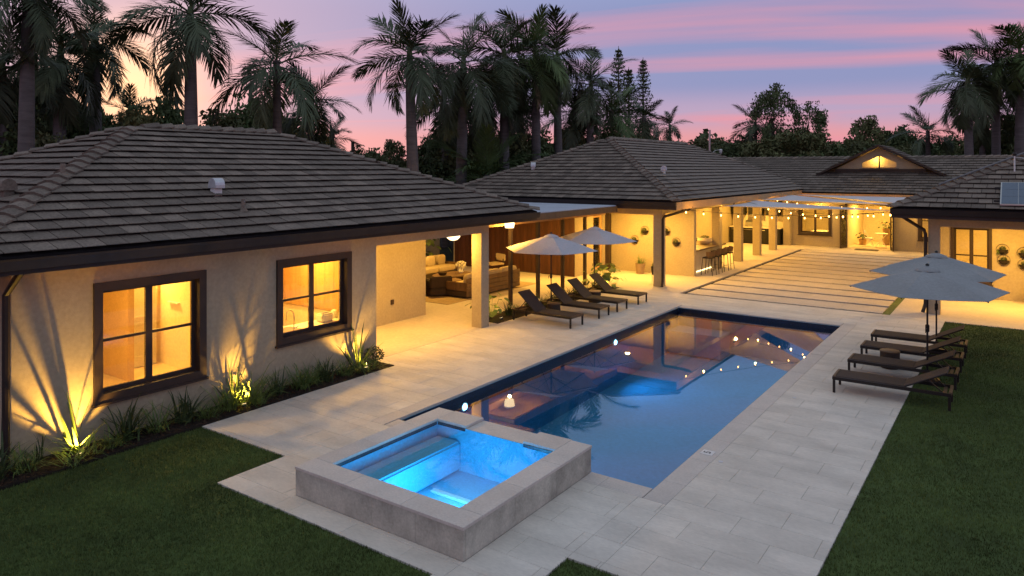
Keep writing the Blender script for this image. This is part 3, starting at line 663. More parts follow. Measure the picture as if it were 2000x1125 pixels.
# ---- back house
BH = thing('back_house', 'low cream wing with brown tiled roof and lit gable across the courtyard', 'house', (-7, 44, 0))
hip_roof(BH, -24.0, 10.0, 40.6, 49.4, 2.93, .43, 'x', 300, '-y', order=lambda p: (p - Vector((-6, 41, 4.2))).length, pale='-y')
YB = 41.72
BW1 = (-10.05, -8.35, .60, 2.20); BW2 = (-4.28, -2.7, .58, 2.25); DOOR = (-7.62, -5.48)
part('wall', MB().holed('y', YB, YB + .2, (-13.9, 6.0), (-.05, 2.63), [ins(BW1), ins(BW2), (DOOR[0], DOOR[1], -.05, 2.3)]), STUCCO, BH)
window(BH, 'y', YB, *BW1, bars=(.62,)); window(BH, 'y', YB, *BW2, bars=(.62,))
part('corner_pilaster', MB().box(-10.75, -10.4, 41.3, YB - .002, -.02, 2.63), STUCCO, BH)
part('door_frame', MB().holed('y', YB - .03, YB + .22, (DOOR[0] - .06, DOOR[1] + .06), (-.004, 2.36), [(DOOR[0], DOOR[1], -.004, 2.3)]), TRIM, BH)
def leaf_door(hx, ang, wd=.72):
    o = thing_door = part('french_door', MB().holed('y', -.025, .025, (0, wd), (.03, 2.27), [(.09, wd - .09, .2, 2.17)]), TRIM, BH, world=False)
    o.location = Vector((hx, YB - .05, 0)) - ORG[BH.name]; o.rotation_euler = (0, 0, ang); ORG[o.name] = Vector((0, 0, 0))
    for z in (.85, 1.5): part('muntin', MB().box(.091, wd - .091, -.02, .02, z - .015, z + .015), TRIM, o)
    part('pane', MB().box(.091, wd - .091, -.006, .006, .201, 2.169), GLASS, o)
    part('handle', MB().tube([(wd - .05, -.04, 1.0), (wd - .16, -.04, 1.0)], .012, 6), STEEL, o)
leaf_door(DOOR[0] + .03, RAD(-105)); leaf_door(DOOR[1] - .03, RAD(-72))
room(BH, -10.9, 2.0, YB + .22, 47.0, 2.6, skip='y', floor=mat('pale_floor', (.60, .52, .40), .45, .06, 2))
part('room_partition', MB().box(-7.75, -7.65, 42.4, 46.9, .002, 2.59), STUCCO_IN, BH)
part('room_partition', MB().box(-4.9, -4.8, 42.4, 46.9, .002, 2.59), STUCCO_IN, BH)
for (x, y, p, l) in ((-9.2, 44, 34, 'behind the courtyard window'), (-6.5, 44.2, 52, 'inside the open doors'), (-3.4, 44, 30, 'behind the window beside the doors')):
    downlight(x, y, 2.598, p, 'recessed downlight ' + l)
for (x, l) in ((-8.9, 'above the courtyard window'), (-6.5, 'above the french doors'), (-3.9, 'right of the french doors')): downlight(x, 41.2, 2.625, 14, 'recessed eave light ' + l)
part('doormat', MB().slab(-7.1, -6.0, 40.9, 41.45, -.003, .012, .004), DARKFAB, BH)
# gable dormer
GX, GY, GZ = -6.23, 43.0, 5.47
gb = part('gable', MB().prism([(GX - 2.6, GY, 4.02), (GX + 2.6, GY, 4.02), (GX, GY, GZ - .14)], (0, .06, 0)), STUCCO, BH)
gm = gb.data
def gable_face():
    o = ORG[BH.name]; win = [(GX - .82, 4.22), (GX + .82, 4.22), (GX + .82, 4.53), (GX, 4.88), (GX - .82, 4.53)]
    tri = [(GX - 2.15, 4.19), (GX + 2.15, 4.19), (GX, GZ - .14)]
    mb = MB(); V = [(x, GY, z) for x, z in tri + win] + [(x, GY + .08, z) for x, z in tri + win]
    F = [(0, 1, 4, 3), (1, 2, 6, 5), (1, 5, 4), (2, 0, 3, 7), (2, 7, 6)]
    F = F + [tuple(i + 8 for i in f) for f in F] + [(3 + i, 3 + (i + 1) % 5, 11 + (i + 1) % 5, 11 + i) for i in range(5)] + [(0, 1, 9, 8), (1, 2, 10, 9), (2, 0, 8, 10)]
    return mb.add(V, F)
bpy.data.objects.remove(gb)
gb = part('gable', gable_face(), STUCCO, BH)
part('pane', MB().prism([(GX - .82, GY + .03, 4.2), (GX - .03, GY + .03, 4.2), (GX - .03, GY + .03, 4.87), (GX - .82, GY + .03, 4.53)], (0, .01, 0)), GLASS, gb)
part('pane', MB().prism([(GX + .03, GY + .03, 4.2), (GX + .82, GY + .03, 4.2), (GX + .82, GY + .03, 4.53), (GX + .03, GY + .03, 4.87)], (0, .01, 0)), GLASS, gb)
part('mullion', MB().box(GX - .03, GX + .03, GY - .01, GY + .06, 4.2, 4.88), TRIM, gb)
part('sill', MB().box(GX - 2.2, GX + 2.2, GY - .05, GY + .07, 4.03, 4.188), TRIM, gb); part('sill', MB().box(GX - .95, GX + .95, GY - .09, GY - .052, 4.12, 4.21), TRIM, gb)
gs = (GZ - 4.0) / 2.85
for sg in (-1, 1):
    rf = part('gable_roof', MB().prism([(GX, GY - .45, GZ), (GX + sg * 3.1, GY - .45, GZ - 3.1 * gs), (GX + sg * 3.1, GY - .45, GZ - 3.1 * gs - .08), (GX, GY - .45, GZ - .1)], (0, 4.3, 0)), TRIM, BH)
    k = math.sqrt(1 + gs * gs)
    if sg > 0: slope_tiles(rf, (GX + 3.1, GY - .45, GZ - 3.1 * gs), (0, 1, 0), (-1, 0, 0), 4.2, 3.08, gs, 0, 0, 120)
    else: slope_tiles(rf, (GX - 3.1, GY + 3.75, GZ - 3.1 * gs), (0, -1, 0), (1, 0, 0), 4.2, 3.08, gs, 0, 0, 60)
part('attic_wall', MB().box(GX - 1.05, GX + 1.05, GY + .62, GY + .66, 4.05, 4.9), STUCCO_IN, BH)
tl = thing('attic_lamp', 'warm lamp inside the gable window', 'lamp', (GX - .2, GY + .45, 4.7)); part('bulb', MB().lathe([(.01, -.05), (.05, 0), (.01, .05)], 10, (GX - .2, GY + .45, 4.95)), LAMP, tl); light('POINT', 'lamp_light', (GX - .2, GY + .35, 4.72), 9, WARM, tl, .08)

# ---- right house
RH = thing('right_house', 'cream house corner with tiled hip roof and lit porch at the right edge', 'house', (2, 30, 0))
RR = hip_roof(RH, -3.1, 7.7, 23.4, 42.0, 3.08, .4537, 'y', 300, '-y', order=lambda p: (p - Vector((0, 0, 4.2))).length)
part('column', MB().box(-2.22, -1.92, 24.15, 24.45, -.02, 2.53), STUCCO, RH)
part('beam', MB().box(-2.22, 6.0, 24.152, 24.448, 2.532, MS), STUCCO, RH)
part('beam', MB().box(-2.2, -1.94, 24.45, 28.0, 2.55, MS), STUCCO, RH)
RW = (-1.92, -.78, .45, 2.34)
part('porch_wall', MB().holed('y', 28.0, 28.2, (-2.25, 6.0), (-.02, MS), [ins(RW, .08)]), STUCCO, RH)
part('side_wall', MB().box(-2.25, -2.05, 28.201, 41.7, -.02, MS), STUCCO, RH)
window(RH, 'y', 28.0, *RW, bars=(.48,), casing=.09)
room(RH, -2.04, 3.5, 28.22, 32, 2.6, skip='y', floor=INFLOOR)
downlight(-.6, 30, 2.6, 34, 'recessed downlight inside the right house')
downlight(-.6, 26.4, MS - .02, 42, 'recessed downlight over the right porch'); downlight(1.6, 26.4, MS - .02, 40, 'recessed downlight at the far side of the right porch')
part('downspout', MB().tube([(-2.98, 24.6, 2.86), (-2.9, 24.5, 2.75), (-2.32, 24.12, 2.42), (-2.28, 24.09, 2.3), (-2.28, 24.09, .3), (-2.34, 23.98, .06)], .05, 8), GUTTER, RH)

# ------------------------------------------------------------------ roof fittings
def vent_hood(x, y, z, lab, rz=0, dark=False):
    m = TILE if dark else GALV
    t = thing('roof_vent', lab, 'vent', (x, y, z - .05), rz)
    part('stack', MB().box(-.075, .075, -.075, .075, -.02, .2), m if dark else WHITE, t, world=False)
    pr = [(-.11, .2)] + [(-.11 + .0 + .24 * (1 - math.cos(a)) / 2 * 1.0, .2 + .13 * math.sin(a)) for a in [PI * i / 8 for i in range(1, 8)]] + [(.13, .2), (.13, .14), (-.11, .14)]
    part('hood', MB().prism([(u, -.1, v) for u, v in pr], (0, .2, 0)), m, t, world=False)
def vent_pipe(x, y, z, lab, h=.22, r=.04, m=None):
    t = thing('vent_pipe', lab, 'vent pipe', (x, y, z), 0, 'roof vent pipes')
    part('pipe', MB().tube([(x, y, z - .05), (x, y, z + h)], r, 10), m or TILE, t); part('flashing', MB().lathe([(r * 2.4, -.02), (r * 1.5, .03), (r * 1.1, .06)], 12, (x, y, z)), m or TILE, t)
vent_hood(-12.61, 8.12, 3.74, 'white gooseneck vent on the near roof slope')
vent_pipe(-11.86, 8.19, 3.42, 'short grey pipe near the eave of the near roof')
vent_pipe(-13.35, 5.72, 4.07, 'short grey pipe just left of the near roof hip')
vent_hood(-13.5, 4.95, 3.76, 'dark hooded vent at the left edge of the near roof', RAD(-90), True)
vent_hood(-17.0, 25.8, 4.19, 'pale hooded vent on the left slope of the middle roof', RAD(-60))
vent_hood(-11.64, 27.06, 4.04, 'small hooded vent right of the middle roof hip', RAD(20))
sp = thing('solar_panel', 'blue grey solar panel lying on the right roof', 'solar panel', (.05, 24.1, 3.5))
def onroof(x, y, h): return (x, y, 3.08 + .4537 * (y - 23.4) + h)
q = [(-.48, 23.5), (1.1, 23.5), (1.1, 24.75), (-.48, 24.75)]
part('frame', MB().prism([onroof(x, y, .09) for x, y in q], (0, 0, .035)), STEEL, sp)
SOLAR = mat('solar_cells', (.05, .08, .12), .25, .15, 20, spec=.6)
for i in range(4):
    for j in range(3):
        a, b, c, d_ = -.45 + i * .38, -.45 + i * .38 + .37, 23.53 + j * .4, 23.53 + j * .4 + .39
        part('cell_panel', MB().prism([onroof(x, y, .127) for x, y in ((a, c), (b, c), (b, d_), (a, d_))], (0, 0, .004)), SOLAR, sp)
part('bracket', MB().box(-.62, -.46, 23.75, 23.83, 3.26, 3.34), BLACK, sp); part('bracket', MB().box(-.62, -.46, 24.5, 24.58, 3.6, 3.68), BLACK, sp)
solo('conduit', MB().tube([onroof(-2.0, 24.5 + .02, .14), onroof(-.9, 25.6, .16), onroof(.6, 27.1, .16), onroof(1.6, 28.1, .14)], .028, 8), mat('grey_conduit', (.16, .155, .15), .6), 'grey conduit running up the right roof hip', 'conduit')
t = thing('roof_mast', 'thin white mast with ball top on the right roof', 'mast', (-.17, 25.6, 4.0))
part('mast', MB().tube([onroof(-.17, 25.6, -.02), onroof(-.17, 25.6, .5)], .02, 8), WHITE, t); part('ball', MB().lathe([(.005, .48), (.05, .5), (.055, .55), (.03, .6)], 12, onroof(-.17, 25.6, 0)), DARKMETAL, t)
part('wire', MB().tube([onroof(-.17, 25.6, .46), (.4, 25.7, 4.45), (1.4, 25.9, 4.6)], .008, 5), WHITE, t)

# ------------------------------------------------------------------ sun loungers
def make_lounger(ang):
    t = thing('sun_lounger', 'x', 'sun lounger', (0, 0, 0)); Lh, w, zs = .96, .30, .30
    for s in (-1, 1):
        part('side_rail', MB().rbox(-Lh, Lh, s * w - .02, s * w + .02, zs - .06, zs, .006), DARKMETAL, t, world=False)
        for x in (-Lh + .03, Lh - .03): part('leg', MB().rbox(x - .022, x + .022, s * (w - .001) - .021, s * (w - .001) + .021, 0, zs - .061, .005), DARKMETAL, t, world=False)
    part('foot_rail', MB().rbox(Lh - .045, Lh + .004, -w + .021, w - .021, zs - .05, zs + .008, .008), WOOD, t, world=False)
    part('head_rail', MB().rbox(-Lh - .004, -Lh + .045, -w + .021, w - .021, zs - .05, zs + .008, .008), WOOD, t, world=False)
    hx = -.22                                             # hinge
    part('seat_sling', MB().rbox(hx, Lh - .05, -w + .022, w - .022, zs - .028, zs + .006, .008), SLING, t, world=False)
    ca, sa = math.cos(ang), math.sin(ang); bl = .76
    def P(u, n): return (hx - u * ca - n * sa * -1 * 0 + n * sa * 0 - n * 0 - u * 0 - 0 + (-n * -sa), 0, zs - .01 + u * sa + n * ca)
    poly = [P(0, -.014), P(bl, -.014), P(bl, .014), P(0, .014)]
    part('backrest', MB().prism([(p[0], -w + .03, p[2]) for p in poly], (0, 2 * w - .06, 0)), SLING, t, world=False)
    for s in (-1, 1):
        part('back_frame', MB().tube([(P(0, 0)[0], s * (w - .035), P(0, 0)[2]), (P(bl, 0)[0], s * (w - .035), P(bl, 0)[2])], .014, 6), DARKMETAL, t, world=False)
        part('back_support', MB().tube([(P(.42, 0)[0], s * (w - .06), P(.42, 0)[2]), (hx - .62, s * (w - .06), zs - .03)], .011, 6), DARKMETAL, t, world=False)
    part('crossbar', MB().box(hx - .66, hx - .60, -w + .021, w - .021, zs - .055, zs - .035), WOOD, t, world=False)
    return t
LA = make_lounger(RAD(40)); LA['group'] = 'loungers beside the lounge posts'
for y, lab in ((16.82, 'brown sun lounger nearest the cream column'), (18.32, 'brown sun lounger second from the cream column'), (19.49, 'brown sun lounger third from the cream column'), (20.88, 'brown sun lounger nearest the leafy monstera')):
    put(LA, lab, (-10.62, y, .0), RAD(random.uniform(-2, 2)))
LB = make_lounger(RAD(27)); LB['group'] = 'loungers beside the right lawn'
for y, lab in ((14.95, 'dark lounger at the lawn edge, closest to the viewer'), (16.42, 'dark lounger at the lawn edge, just in front of the drum table'), (17.85, 'dark lounger at the lawn edge, just behind the drum table'), (19.2, 'dark lounger at the lawn edge, farthest from the viewer')):
    put(LB, lab, (-1.96, y, .0), RAD(180 + random.uniform(-1.5, 1.5)))
def side_table(x, y, lab, top=WOOD, r=.19, h=.36):
    t = thing('side_table', lab, 'side table', (x, y, 0), 0, 'drum side tables')
    part('drum', MB().lathe([(r * .95, 0), (r, .02), (r, h - .03), (r * .97, h - .025)], 24, (x, y, 0)), DARKFAB, t, True)
    part('top', MB().lathe([(r * .99, h - .024), (r * 1.03, h - .015), (r * 1.03, h - .004), (r * .98, h)], 24, (x, y, 0)), top, t, True)
side_table(-10.95, 17.68, 'dark drum table between the first two brown loungers'); side_table(-11.0, 20.2, 'dark drum table with pale rim beside the monstera lounger', WOODLIGHT); side_table(-2.28, 17.15, 'dark drum table with wooden top between the lawn loungers')

# ------------------------------------------------------------------ parasols
def make_umbrella(phase, CANVAS=CANVAS):
    t = thing('parasol', 'x', 'parasol', (0, 0, 0)); Rr, za, zr, n = 1.42, 2.24, 1.82, 6
    def rim(a): return Vector((Rr * math.cos(a), Rr * math.sin(a), zr))
    pm = None
    a0, a1 = -PI / n, PI / n; mb = MB(); K = 7; rows = []
    for i in range(K + 1):
        s = .10 + .90 * i / K; row = []
        for j in range(7):
            f = j / 6; p = rim(a0).lerp(rim(a1), f) * 1.0; w = 4 * f * (1 - f)
            x, y = p.x * s, p.y * s; pull = 1 - .03 * w * s
            row.append((x * pull, y * pull, za + (zr - za) * s ** 1.08 - .02 * w * s))
        rows.append(row)
    vs = [p for r in rows for p in r]; N7 = len(vs); vs += [(p[0], p[1], p[2] - .006) for p in vs]; fs = []
    for i in range(K):
        for j in range(6):
            a = i * 7 + j; fs += [(a, a + 1, a + 8, a + 7), (N7 + a, N7 + a + 7, N7 + a + 8, N7 + a + 1)]
    for j in range(6): fs += [(K * 7 + j, K * 7 + j + 1, N7 + K * 7 + j + 1, N7 + K * 7 + j)]
    pm = MB().add(vs, fs).mesh('canopy_panel', CANVAS, True)
    for k in range(n):
        o = part('canopy_panel', pm, CANVAS, t, world=False); o.rotation_euler = (0, 0, phase + (k + .5) * 2 * PI / n)
        rb = MB().tube([(.05, 0, za - .06), (Rr * .99, 0, zr - .018)], .011, 6).mesh('rib', DARKMETAL)
        o = part('rib', rb, DARKMETAL, t, world=False); o.rotation_euler = (0, 0, phase + k * 2 * PI / n)
        o2 = part('strut', MB().tube([(.03, 0, za - .55), (Rr * .5, 0, (za + zr) / 2 - .035)], .008, 6).mesh('strut', DARKMETAL), DARKMETAL, t, world=False); o2.rotation_euler = (0, 0, phase + k * 2 * PI / n)
    vt = MB(); prof = [(.23, za - .058), (.21, za - .03), (.10, za + .012), (.03, za + .03)]
    part('vent_cap', vt.lathe(prof, 12), CANVAS, t, True, world=False)
    part('finial', MB().lathe([(.03, za + .04), (.04, za + .06), (.01, za + .085)], 12), BLACK, t, True, world=False)
    part('pole', MB().tube([(0, 0, .08), (0, 0, za)], .019, 10), DARKMETAL, t, world=False)
    part('hub', MB().lathe([(.02, za - .62), (.04, za - .6), (.04, za - .52), (.02, za - .5)], 12), DARKMETAL, t, world=False)
    ck = part('crank', MB().lathe([(.02, .96), (.038, .98), (.038, 1.1), (.02, 1.12)], 10), DARKMETAL, t, world=False)
    part('crank_handle', MB().tube([(.03, 0, 1.04), (.10, 0, 1.04), (.10, 0, .96)], .008, 6), DARKMETAL, ck, world=False)
    part('base', MB().lathe([(.22, 0), (.22, .05), (.06, .075), (.04, .22)], 20), DARKMETAL, t, world=False)
    return t
U1 = make_umbrella(RAD(0)); U1['group'] = 'hexagonal parasols'
put(U1, 'pale hexagonal parasol over the first two brown loungers', (-11.39, 18.24, 0), RAD(220 + 35))
put(U1, 'greyish hexagonal parasol behind, nearer the porch wall', (-11.66, 21.40, 0), RAD(222 + 35))
U2 = make_umbrella(RAD(0), CANVAS2); U2['group'] = 'hexagonal parasols'
put(U2, 'slate grey parasol over the lawn loungers, front one', (-1.53, 16.5, 0), RAD(223 + 35))
put(U2, 'slate grey parasol over the lawn loungers, rear one', (-1.60, 19.2, 0), RAD(226 + 35))

# ------------------------------------------------------------------ plants
def arc_leaves(n, length, width, spread=1.0, up=.9, droop=1.2, m=PLANT, segs=4, center=(0, 0, 0), rad=.05, seed=0):
    r = np.random.default_rng(seed + 11); V = []; F = []
    for k in range(n):
        az = r.uniform(0, 2 * PI); L = length * r.uniform(.55, 1.15); el = up * r.uniform(.55, 1.35); el = min(el, 1.5)
        p = np.array([r.normal(0, rad), r.normal(0, rad), 0.]); b = len(V); side = np.array([-math.sin(az), math.cos(az), 0]); w = width * r.uniform(.7, 1.3)
        for i in range(segs + 1):
            f = i / segs; ww = w * (1 - f) ** .7 * (.6 + .8 * f if f < .4 else 1) + .0008
            V += [p - side * ww / 2, p + side * ww / 2]
            e = el - droop * spread * f * f * r.uniform(.8, 1.2)
            p = p + np.array([math.cos(az) * math.cos(e), math.sin(az) * math.cos(e), math.sin(e)]) * L / segs
        for i in range(segs): F.append((b + 2 * i, b + 2 * i + 1, b + 2 * i + 3, b + 2 * i + 2))
    return npmesh('foliage', np.array(V) + np.array(center), F, m)
def big_leaves(n, stem, size, m=PLANT, seed=0, split=True):
    r = np.random.default_rng(seed + 5); V = []; F = []
    for k in range(n):
        az = r.uniform(0, 2 * PI); el = r.uniform(.35, 1.35); L = stem * r.uniform(.5, 1.1); tip = np.array([math.cos(az) * math.cos(el), math.sin(az) * math.cos(el), math.sin(el)]) * L
        side = np.array([-math.sin(az), math.cos(az), 0]); b = len(V); w = .006
        V += [np.array([0, 0, 0]) - side * w, np.array([0, 0, 0]) + side * w, tip + side * w, tip - side * w]; F.append((b, b + 1, b + 2, b + 3))
        tilt = r.uniform(-.9, .1); fw = np.array([math.cos(az) * math.cos(tilt), math.sin(az) * math.cos(tilt), math.sin(tilt)]); s = size * r.uniform(.6, 1.2); nrm = np.cross(fw, side)
        pr = [(0, .12), (.12, .42), (.4, .5), (.7, .34), (1, .02)]; b = len(V)
        for (f, ww) in pr:
            c = tip + fw * s * (f - .15); dz = nrm * (-.12 * s * f * f)
            V += [c + side * ww * s + nrm * .10 * s * ww + dz, c + dz, c - side * ww * s + nrm * .10 * s * ww + dz]
        for i in range(4):
            F += [(b + 3 * i, b + 3 * i + 1, b + 3 * i + 4, b + 3 * i + 3), (b + 3 * i + 1, b + 3 * i + 2, b + 3 * i + 5, b + 3 * i + 4)]
    return npmesh('foliage', V, F, m)
def shrub_leaves(n, rad, h, leaf, m=PLANTD, seed=0):
    r = np.random.default_rng(seed + 31); d = r.normal(size=(n, 3)); d /= np.linalg.norm(d, axis=1)[:, None]; rr = r.uniform(.35, 1.0, n) ** .5
    P = d * rr[:, None] * np.array([rad, rad, h / 2]) + np.array([0, 0, h / 2]); a = r.normal(size=(n, 3)); a /= np.linalg.norm(a, axis=1)[:, None]; b = np.cross(a, r.normal(size=(n, 3))); b /= np.linalg.norm(b, axis=1)[:, None]
    s = leaf * r.uniform(.6, 1.3, n)[:, None]
    V = np.stack([P - a * s, P + b * s * .4, P + a * s, P - b * s * .4], 1).reshape(-1, 3)
    return npmesh('foliage', V, np.arange(4 * n).reshape(-1, 4), m)
def plant(name, me, loc, lab, cat='plant', group=None, sc=1, rz=None, stem=True):
    t = thing(name, lab, cat, loc, 0, group)
    o = part('foliage', me, None, t, world=False, kind='stuff'); o.scale = (sc,) * 3; o.rotation_euler = (0, 0, random.uniform(0, 6.28) if rz is None else rz)
    if stem: part('stem', MB().tube([(0, 0, -.04), (0, 0, .10 * sc)], .02 * sc, 6), BARK, t, world=False)
    return t
bed = struct('mulch_bed', MB().box(-11.645, -10.96, 2.0, 11.24, -.05, .012), SOIL)
def chips(x0, x1, y0, y1, n, z):
    P = np.column_stack([rng.uniform(x0, x1, n), rng.uniform(y0, y1, n), np.full(n, z) + rng.uniform(0, .02, n)]); a = rng.normal(size=(n, 3)) * np.array([1, 1, .3]); a /= np.linalg.norm(a, axis=1)[:, None]; b = np.cross(a, np.array([0, 0, 1.]) + rng.normal(size=(n, 3)) * .4); b /= np.linalg.norm(b, axis=1)[:, None]; s = rng.uniform(.012, .035, n)[:, None]
    V = np.stack([P - a * s, P + b * s * .35, P + a * s, P - b * s * .35], 1).reshape(-1, 3)
    return npmesh('bark_chips', V, np.arange(4 * n).reshape(-1, 4), mat('bark_chip', (.06, .035, .02), .9, .5, 20))
o = part('bark_chips', chips(-11.6, -10.98, 3, 11.2, 5200, .012), None, bed, world=False, kind='stuff')
G1 = arc_leaves(70, .52, .016, m=PLANT, seed=1); G2 = arc_leaves(85, .42, .014, m=PLANT, seed=2, droop=1.6); G3 = arc_leaves(26, .75, .035, m=PLANTD, seed=3, droop=.7, up=1.1)
G5 = arc_leaves(60, .48, .026, m=PLANTD, seed=21, droop=1.0, up=1.15); S1 = G5; S2 = shrub_leaves(520, .24, .40, .032, PLANTD, seed=2)
G6 = arc_leaves(15, .72, .05, m=PLANT, seed=33, droop=.35, up=1.1, rad=.03); G7 = arc_leaves(34, .40, .016, m=PLANT, seed=35, droop=1.5, up=.7)
PG = 'plants in the mulch bed'
for (nm, me, x, y, sc, lab) in (
    ('liriope_plant', G1, -11.15, 3.35, 1.0, 'grassy plant in the far left corner of the mulch bed'),
    ('shrub', S1, -11.28, 3.95, 1.1, 'dark leafy shrub at the foot of the black downspout'),
    ('liriope_plant', G6, -11.40, 5.08, .95, 'strappy plant glaring bright around the leftmost uplight'),
    ('liriope_plant', G7, -11.17, 5.10, 1.1, 'low strappy tuft in front of the leftmost uplight'),
    ('shrub', S1, -11.3, 5.75, 1.1, 'dark shrub just right of the leftmost uplight'),
    ('liriope_plant', G1, -11.3, 6.2, .95, 'dim grassy plant under the left window, left half'),
    ('shrub', S1, -11.33, 6.72, 1.0, 'black looking shrub under the left window, right half'),
    ('liriope_plant', G2, -11.32, 7.50, 1.2, 'lit grassy plant left of the middle uplight'),
    ('shrub', G6, -11.46, 7.70, .80, 'upright leafy shrub lit from below by the middle uplight'),
    ('liriope_plant', G1, -11.28, 7.95, 1.2, 'lit grassy plant right of the middle uplight'),
    ('shrub', S1, -11.3, 8.5, .8, 'small dark shrub between the two windows'),
    ('liriope_plant', G2, -11.28, 9.05, 1.2, 'grey green grassy plant below the right window'),
    ('shrub', S1, -11.25, 9.6, .9, 'low dark shrub below the right window'),
    ('spiky_plant', G6, -11.42, 10.60, .95, 'spiky tall plant behind the rightmost uplight'),
    ('liriope_plant', G7, -11.1, 10.72, 1.0, 'strappy plant glaring bright around the rightmost uplight'),
    ('liriope_plant', G2, -11.3, 4.35, 1.0, 'strappy tuft between the downspout shrub and the leftmost uplight'),
    ('liriope_plant', G2, -11.2, 5.5, .8, 'low tuft at the right foot of the leftmost uplight'),
    ('liriope_plant', G7, -11.02, 4.86, 1.0, 'bright low tuft left of the leftmost uplight lens'),
    ('liriope_plant', G1, -11.12, 7.98, .75, 'bright low tuft right of the middle uplight lens'),
    ('liriope_plant', G7, -11.04, 10.42, 1.0, 'bright low tuft left of the rightmost uplight lens'),
    ('liriope_plant', G2, -11.2, 7.05, .8, 'low dim tuft below the right end of the left window'),
    ('liriope_plant', G1, -11.3, 9.35, .8, 'narrow tuft right of the grey green grassy plant'),
    ('liriope_plant', G2, -11.25, 10.1, .9, 'arching tuft left of the spiky tall plant'),
    ('shrub', S2, -11.42, 11.08, .7, 'small shrub at the wall corner by the breezeway')):
    plant(nm, me, (x, y, .0), lab, 'plant', PG, sc * 1.35)
# tall spiky plants that throw shadows on the wall
G4 = arc_leaves(14, 1.0, .05, m=PLANTD, seed=9, droop=.5, up=1.2); plant('spiky_plant', G4, (-11.50, 4.62, 0), 'broad bladed plant against the wall left of the leftmost uplight', 'plant', PG, .55)
def uplight(x, y, lab, power, aim, spot=110, col=WARM):
    t = thing('garden_spotlight', lab, 'spotlight', (x, y, 0), 0, 'garden uplights'); A = Vector(aim).normalized(); p = Vector((x, y, .07))
    part('body', MB().tube([p - A * .07, p], [.035, .042], 12), BLACK, t); part('lens', MB().tube([p + A * .001, p + A * .004], .036, 12), LAMP, t); part('stake', MB().tube([(x, y, -.05), p - A * .05], .01, 6), BLACK, t)
    light('SPOT', 'lamp_light', p + A * .02, power, col, t, .012, aim, spot, .5)
UP = (1.0, .54, .09)
uplight(-11.18, 5.02, 'bright uplight among strappy plants at the left of the bed', 85, (-.34, .03, 1), 105, UP)
uplight(-11.18, 7.74, 'bright uplight between the two windows', 90, (-.34, .05, 1), 105, UP)
uplight(-11.16, 10.62, 'bright uplight near the breezeway corner', 85, (-.34, -.02, 1), 105, UP)
# planting strip by the lounge posts
strip = struct('planting_strip', MB().box(-12.49, -11.645, 15.92, 23.19, -.05, .004), SOIL)
M1 = big_leaves(34, .75, .22, PLANT, 1); M2 = big_leaves(46, .95, .26, PLANT, 2)
plant('philodendron', M1, (-12.2, 16.35, 0), 'bright leafy philodendron right beside the cream column', sc=.9)
plant('monstera', M2, (-12.0, 22.8, 0), 'large leafy monstera spotlit at the end of the lounger row', sc=.95)
plant('liriope_plant', G2, (-11.85, 23.15, 0), 'small tuft on the paving beside the monstera', sc=.7)
for k, (y, me) in enumerate(((17.0, S1), (17.55, G2), (18.1, S2), (18.75, G1), (19.3, S1), (19.9, G2), (20.5, G1), (21.1, S2), (21.7, G2), (22.2, S1))):
    w = ['first', 'second', 'third', 'fourth', 'fifth', 'sixth', 'seventh', 'eighth', 'ninth', 'tenth'][k]
    plant('low_plant', me, (-12.05 + random.uniform(-.1, .1), y, 0), w + ' low dark plant along the lounge posts, counting from the column', 'plant', 'low plants along the lounge posts', .95)
uplight(-11.8, 16.3, 'small uplight under the philodendron by the column', 22, (-.5, .1, 1)); uplight(-11.7, 22.6, 'small uplight under the monstera', 26, (-.4, .3, 1))
# garden behind the lounge
plant('areca_plant', big_leaves(60, 1.7, .3, PLANT, 4), (-21.2, 22.9, 0), 'tall floodlit yellow green shrub behind the lounge sofa', sc=.95); plant('areca_plant', big_leaves(50, 1.4, .28, PLANT, 6), (-21.4, 21.4, 0), 'shorter floodlit shrub behind the lounge sofa, further left', sc=.9)
uplight(-20.75, 22.5, 'uplight behind the lounge sofa', 60, (-.4, 0, 1))
solo('garden_wall', MB().slab(-22.6, -22.4, 14, 26, -.05, 1.1, .01), STUCCO, 'low grey garden wall behind the lounge shrubs', 'wall')
# pots
def pot_plant(x, y, r, h, me, lab, sc, m=None, stand=0):
    t = thing('potted_plant', lab, 'potted plant', (x, y, 0)); m = m or mat('clay_pot', (.28, .20, .13), .8, .15, 6)
    part('pot', MB().lathe([(r * .72, stand), (r * .8, stand + .01), (r, stand + h * .9), (r * 1.03, stand + h), (r * .9, stand + h - .005), (r * .85, stand + h * .85)], 20, (x, y, 0)), m, t, True)
    if stand:
        for a in range(4): part('stand_leg', MB().tube([(x + r * .75 * math.cos(a * PI / 2 + .8), y + r * .75 * math.sin(a * PI / 2 + .8), 0), (x + r * .75 * math.cos(a * PI / 2 + .8), y + r * .75 * math.sin(a * PI / 2 + .8), stand)], .01, 6), STEEL, t)
    o = part('foliage', me, None, t, world=False, kind='stuff'); o.location = (0, 0, stand + h * .86); o.scale = (sc,) * 3
pot_plant(-12.5, 26.75, .2, .42, G1, 'tall clay pot with spiky plant against the porch wall', 1.0)
pot_plant(-10.98, 24.75, .15, .3, S2, 'small dark pot on a white wire stand behind the corner column', .5, BLACK, .32)
pot_plant(.35, 27.6, .24, .5, S2, 'pale round pot at the far right of the right porch', .8, mat('pale_pot', (.5, .42, .3), .8))
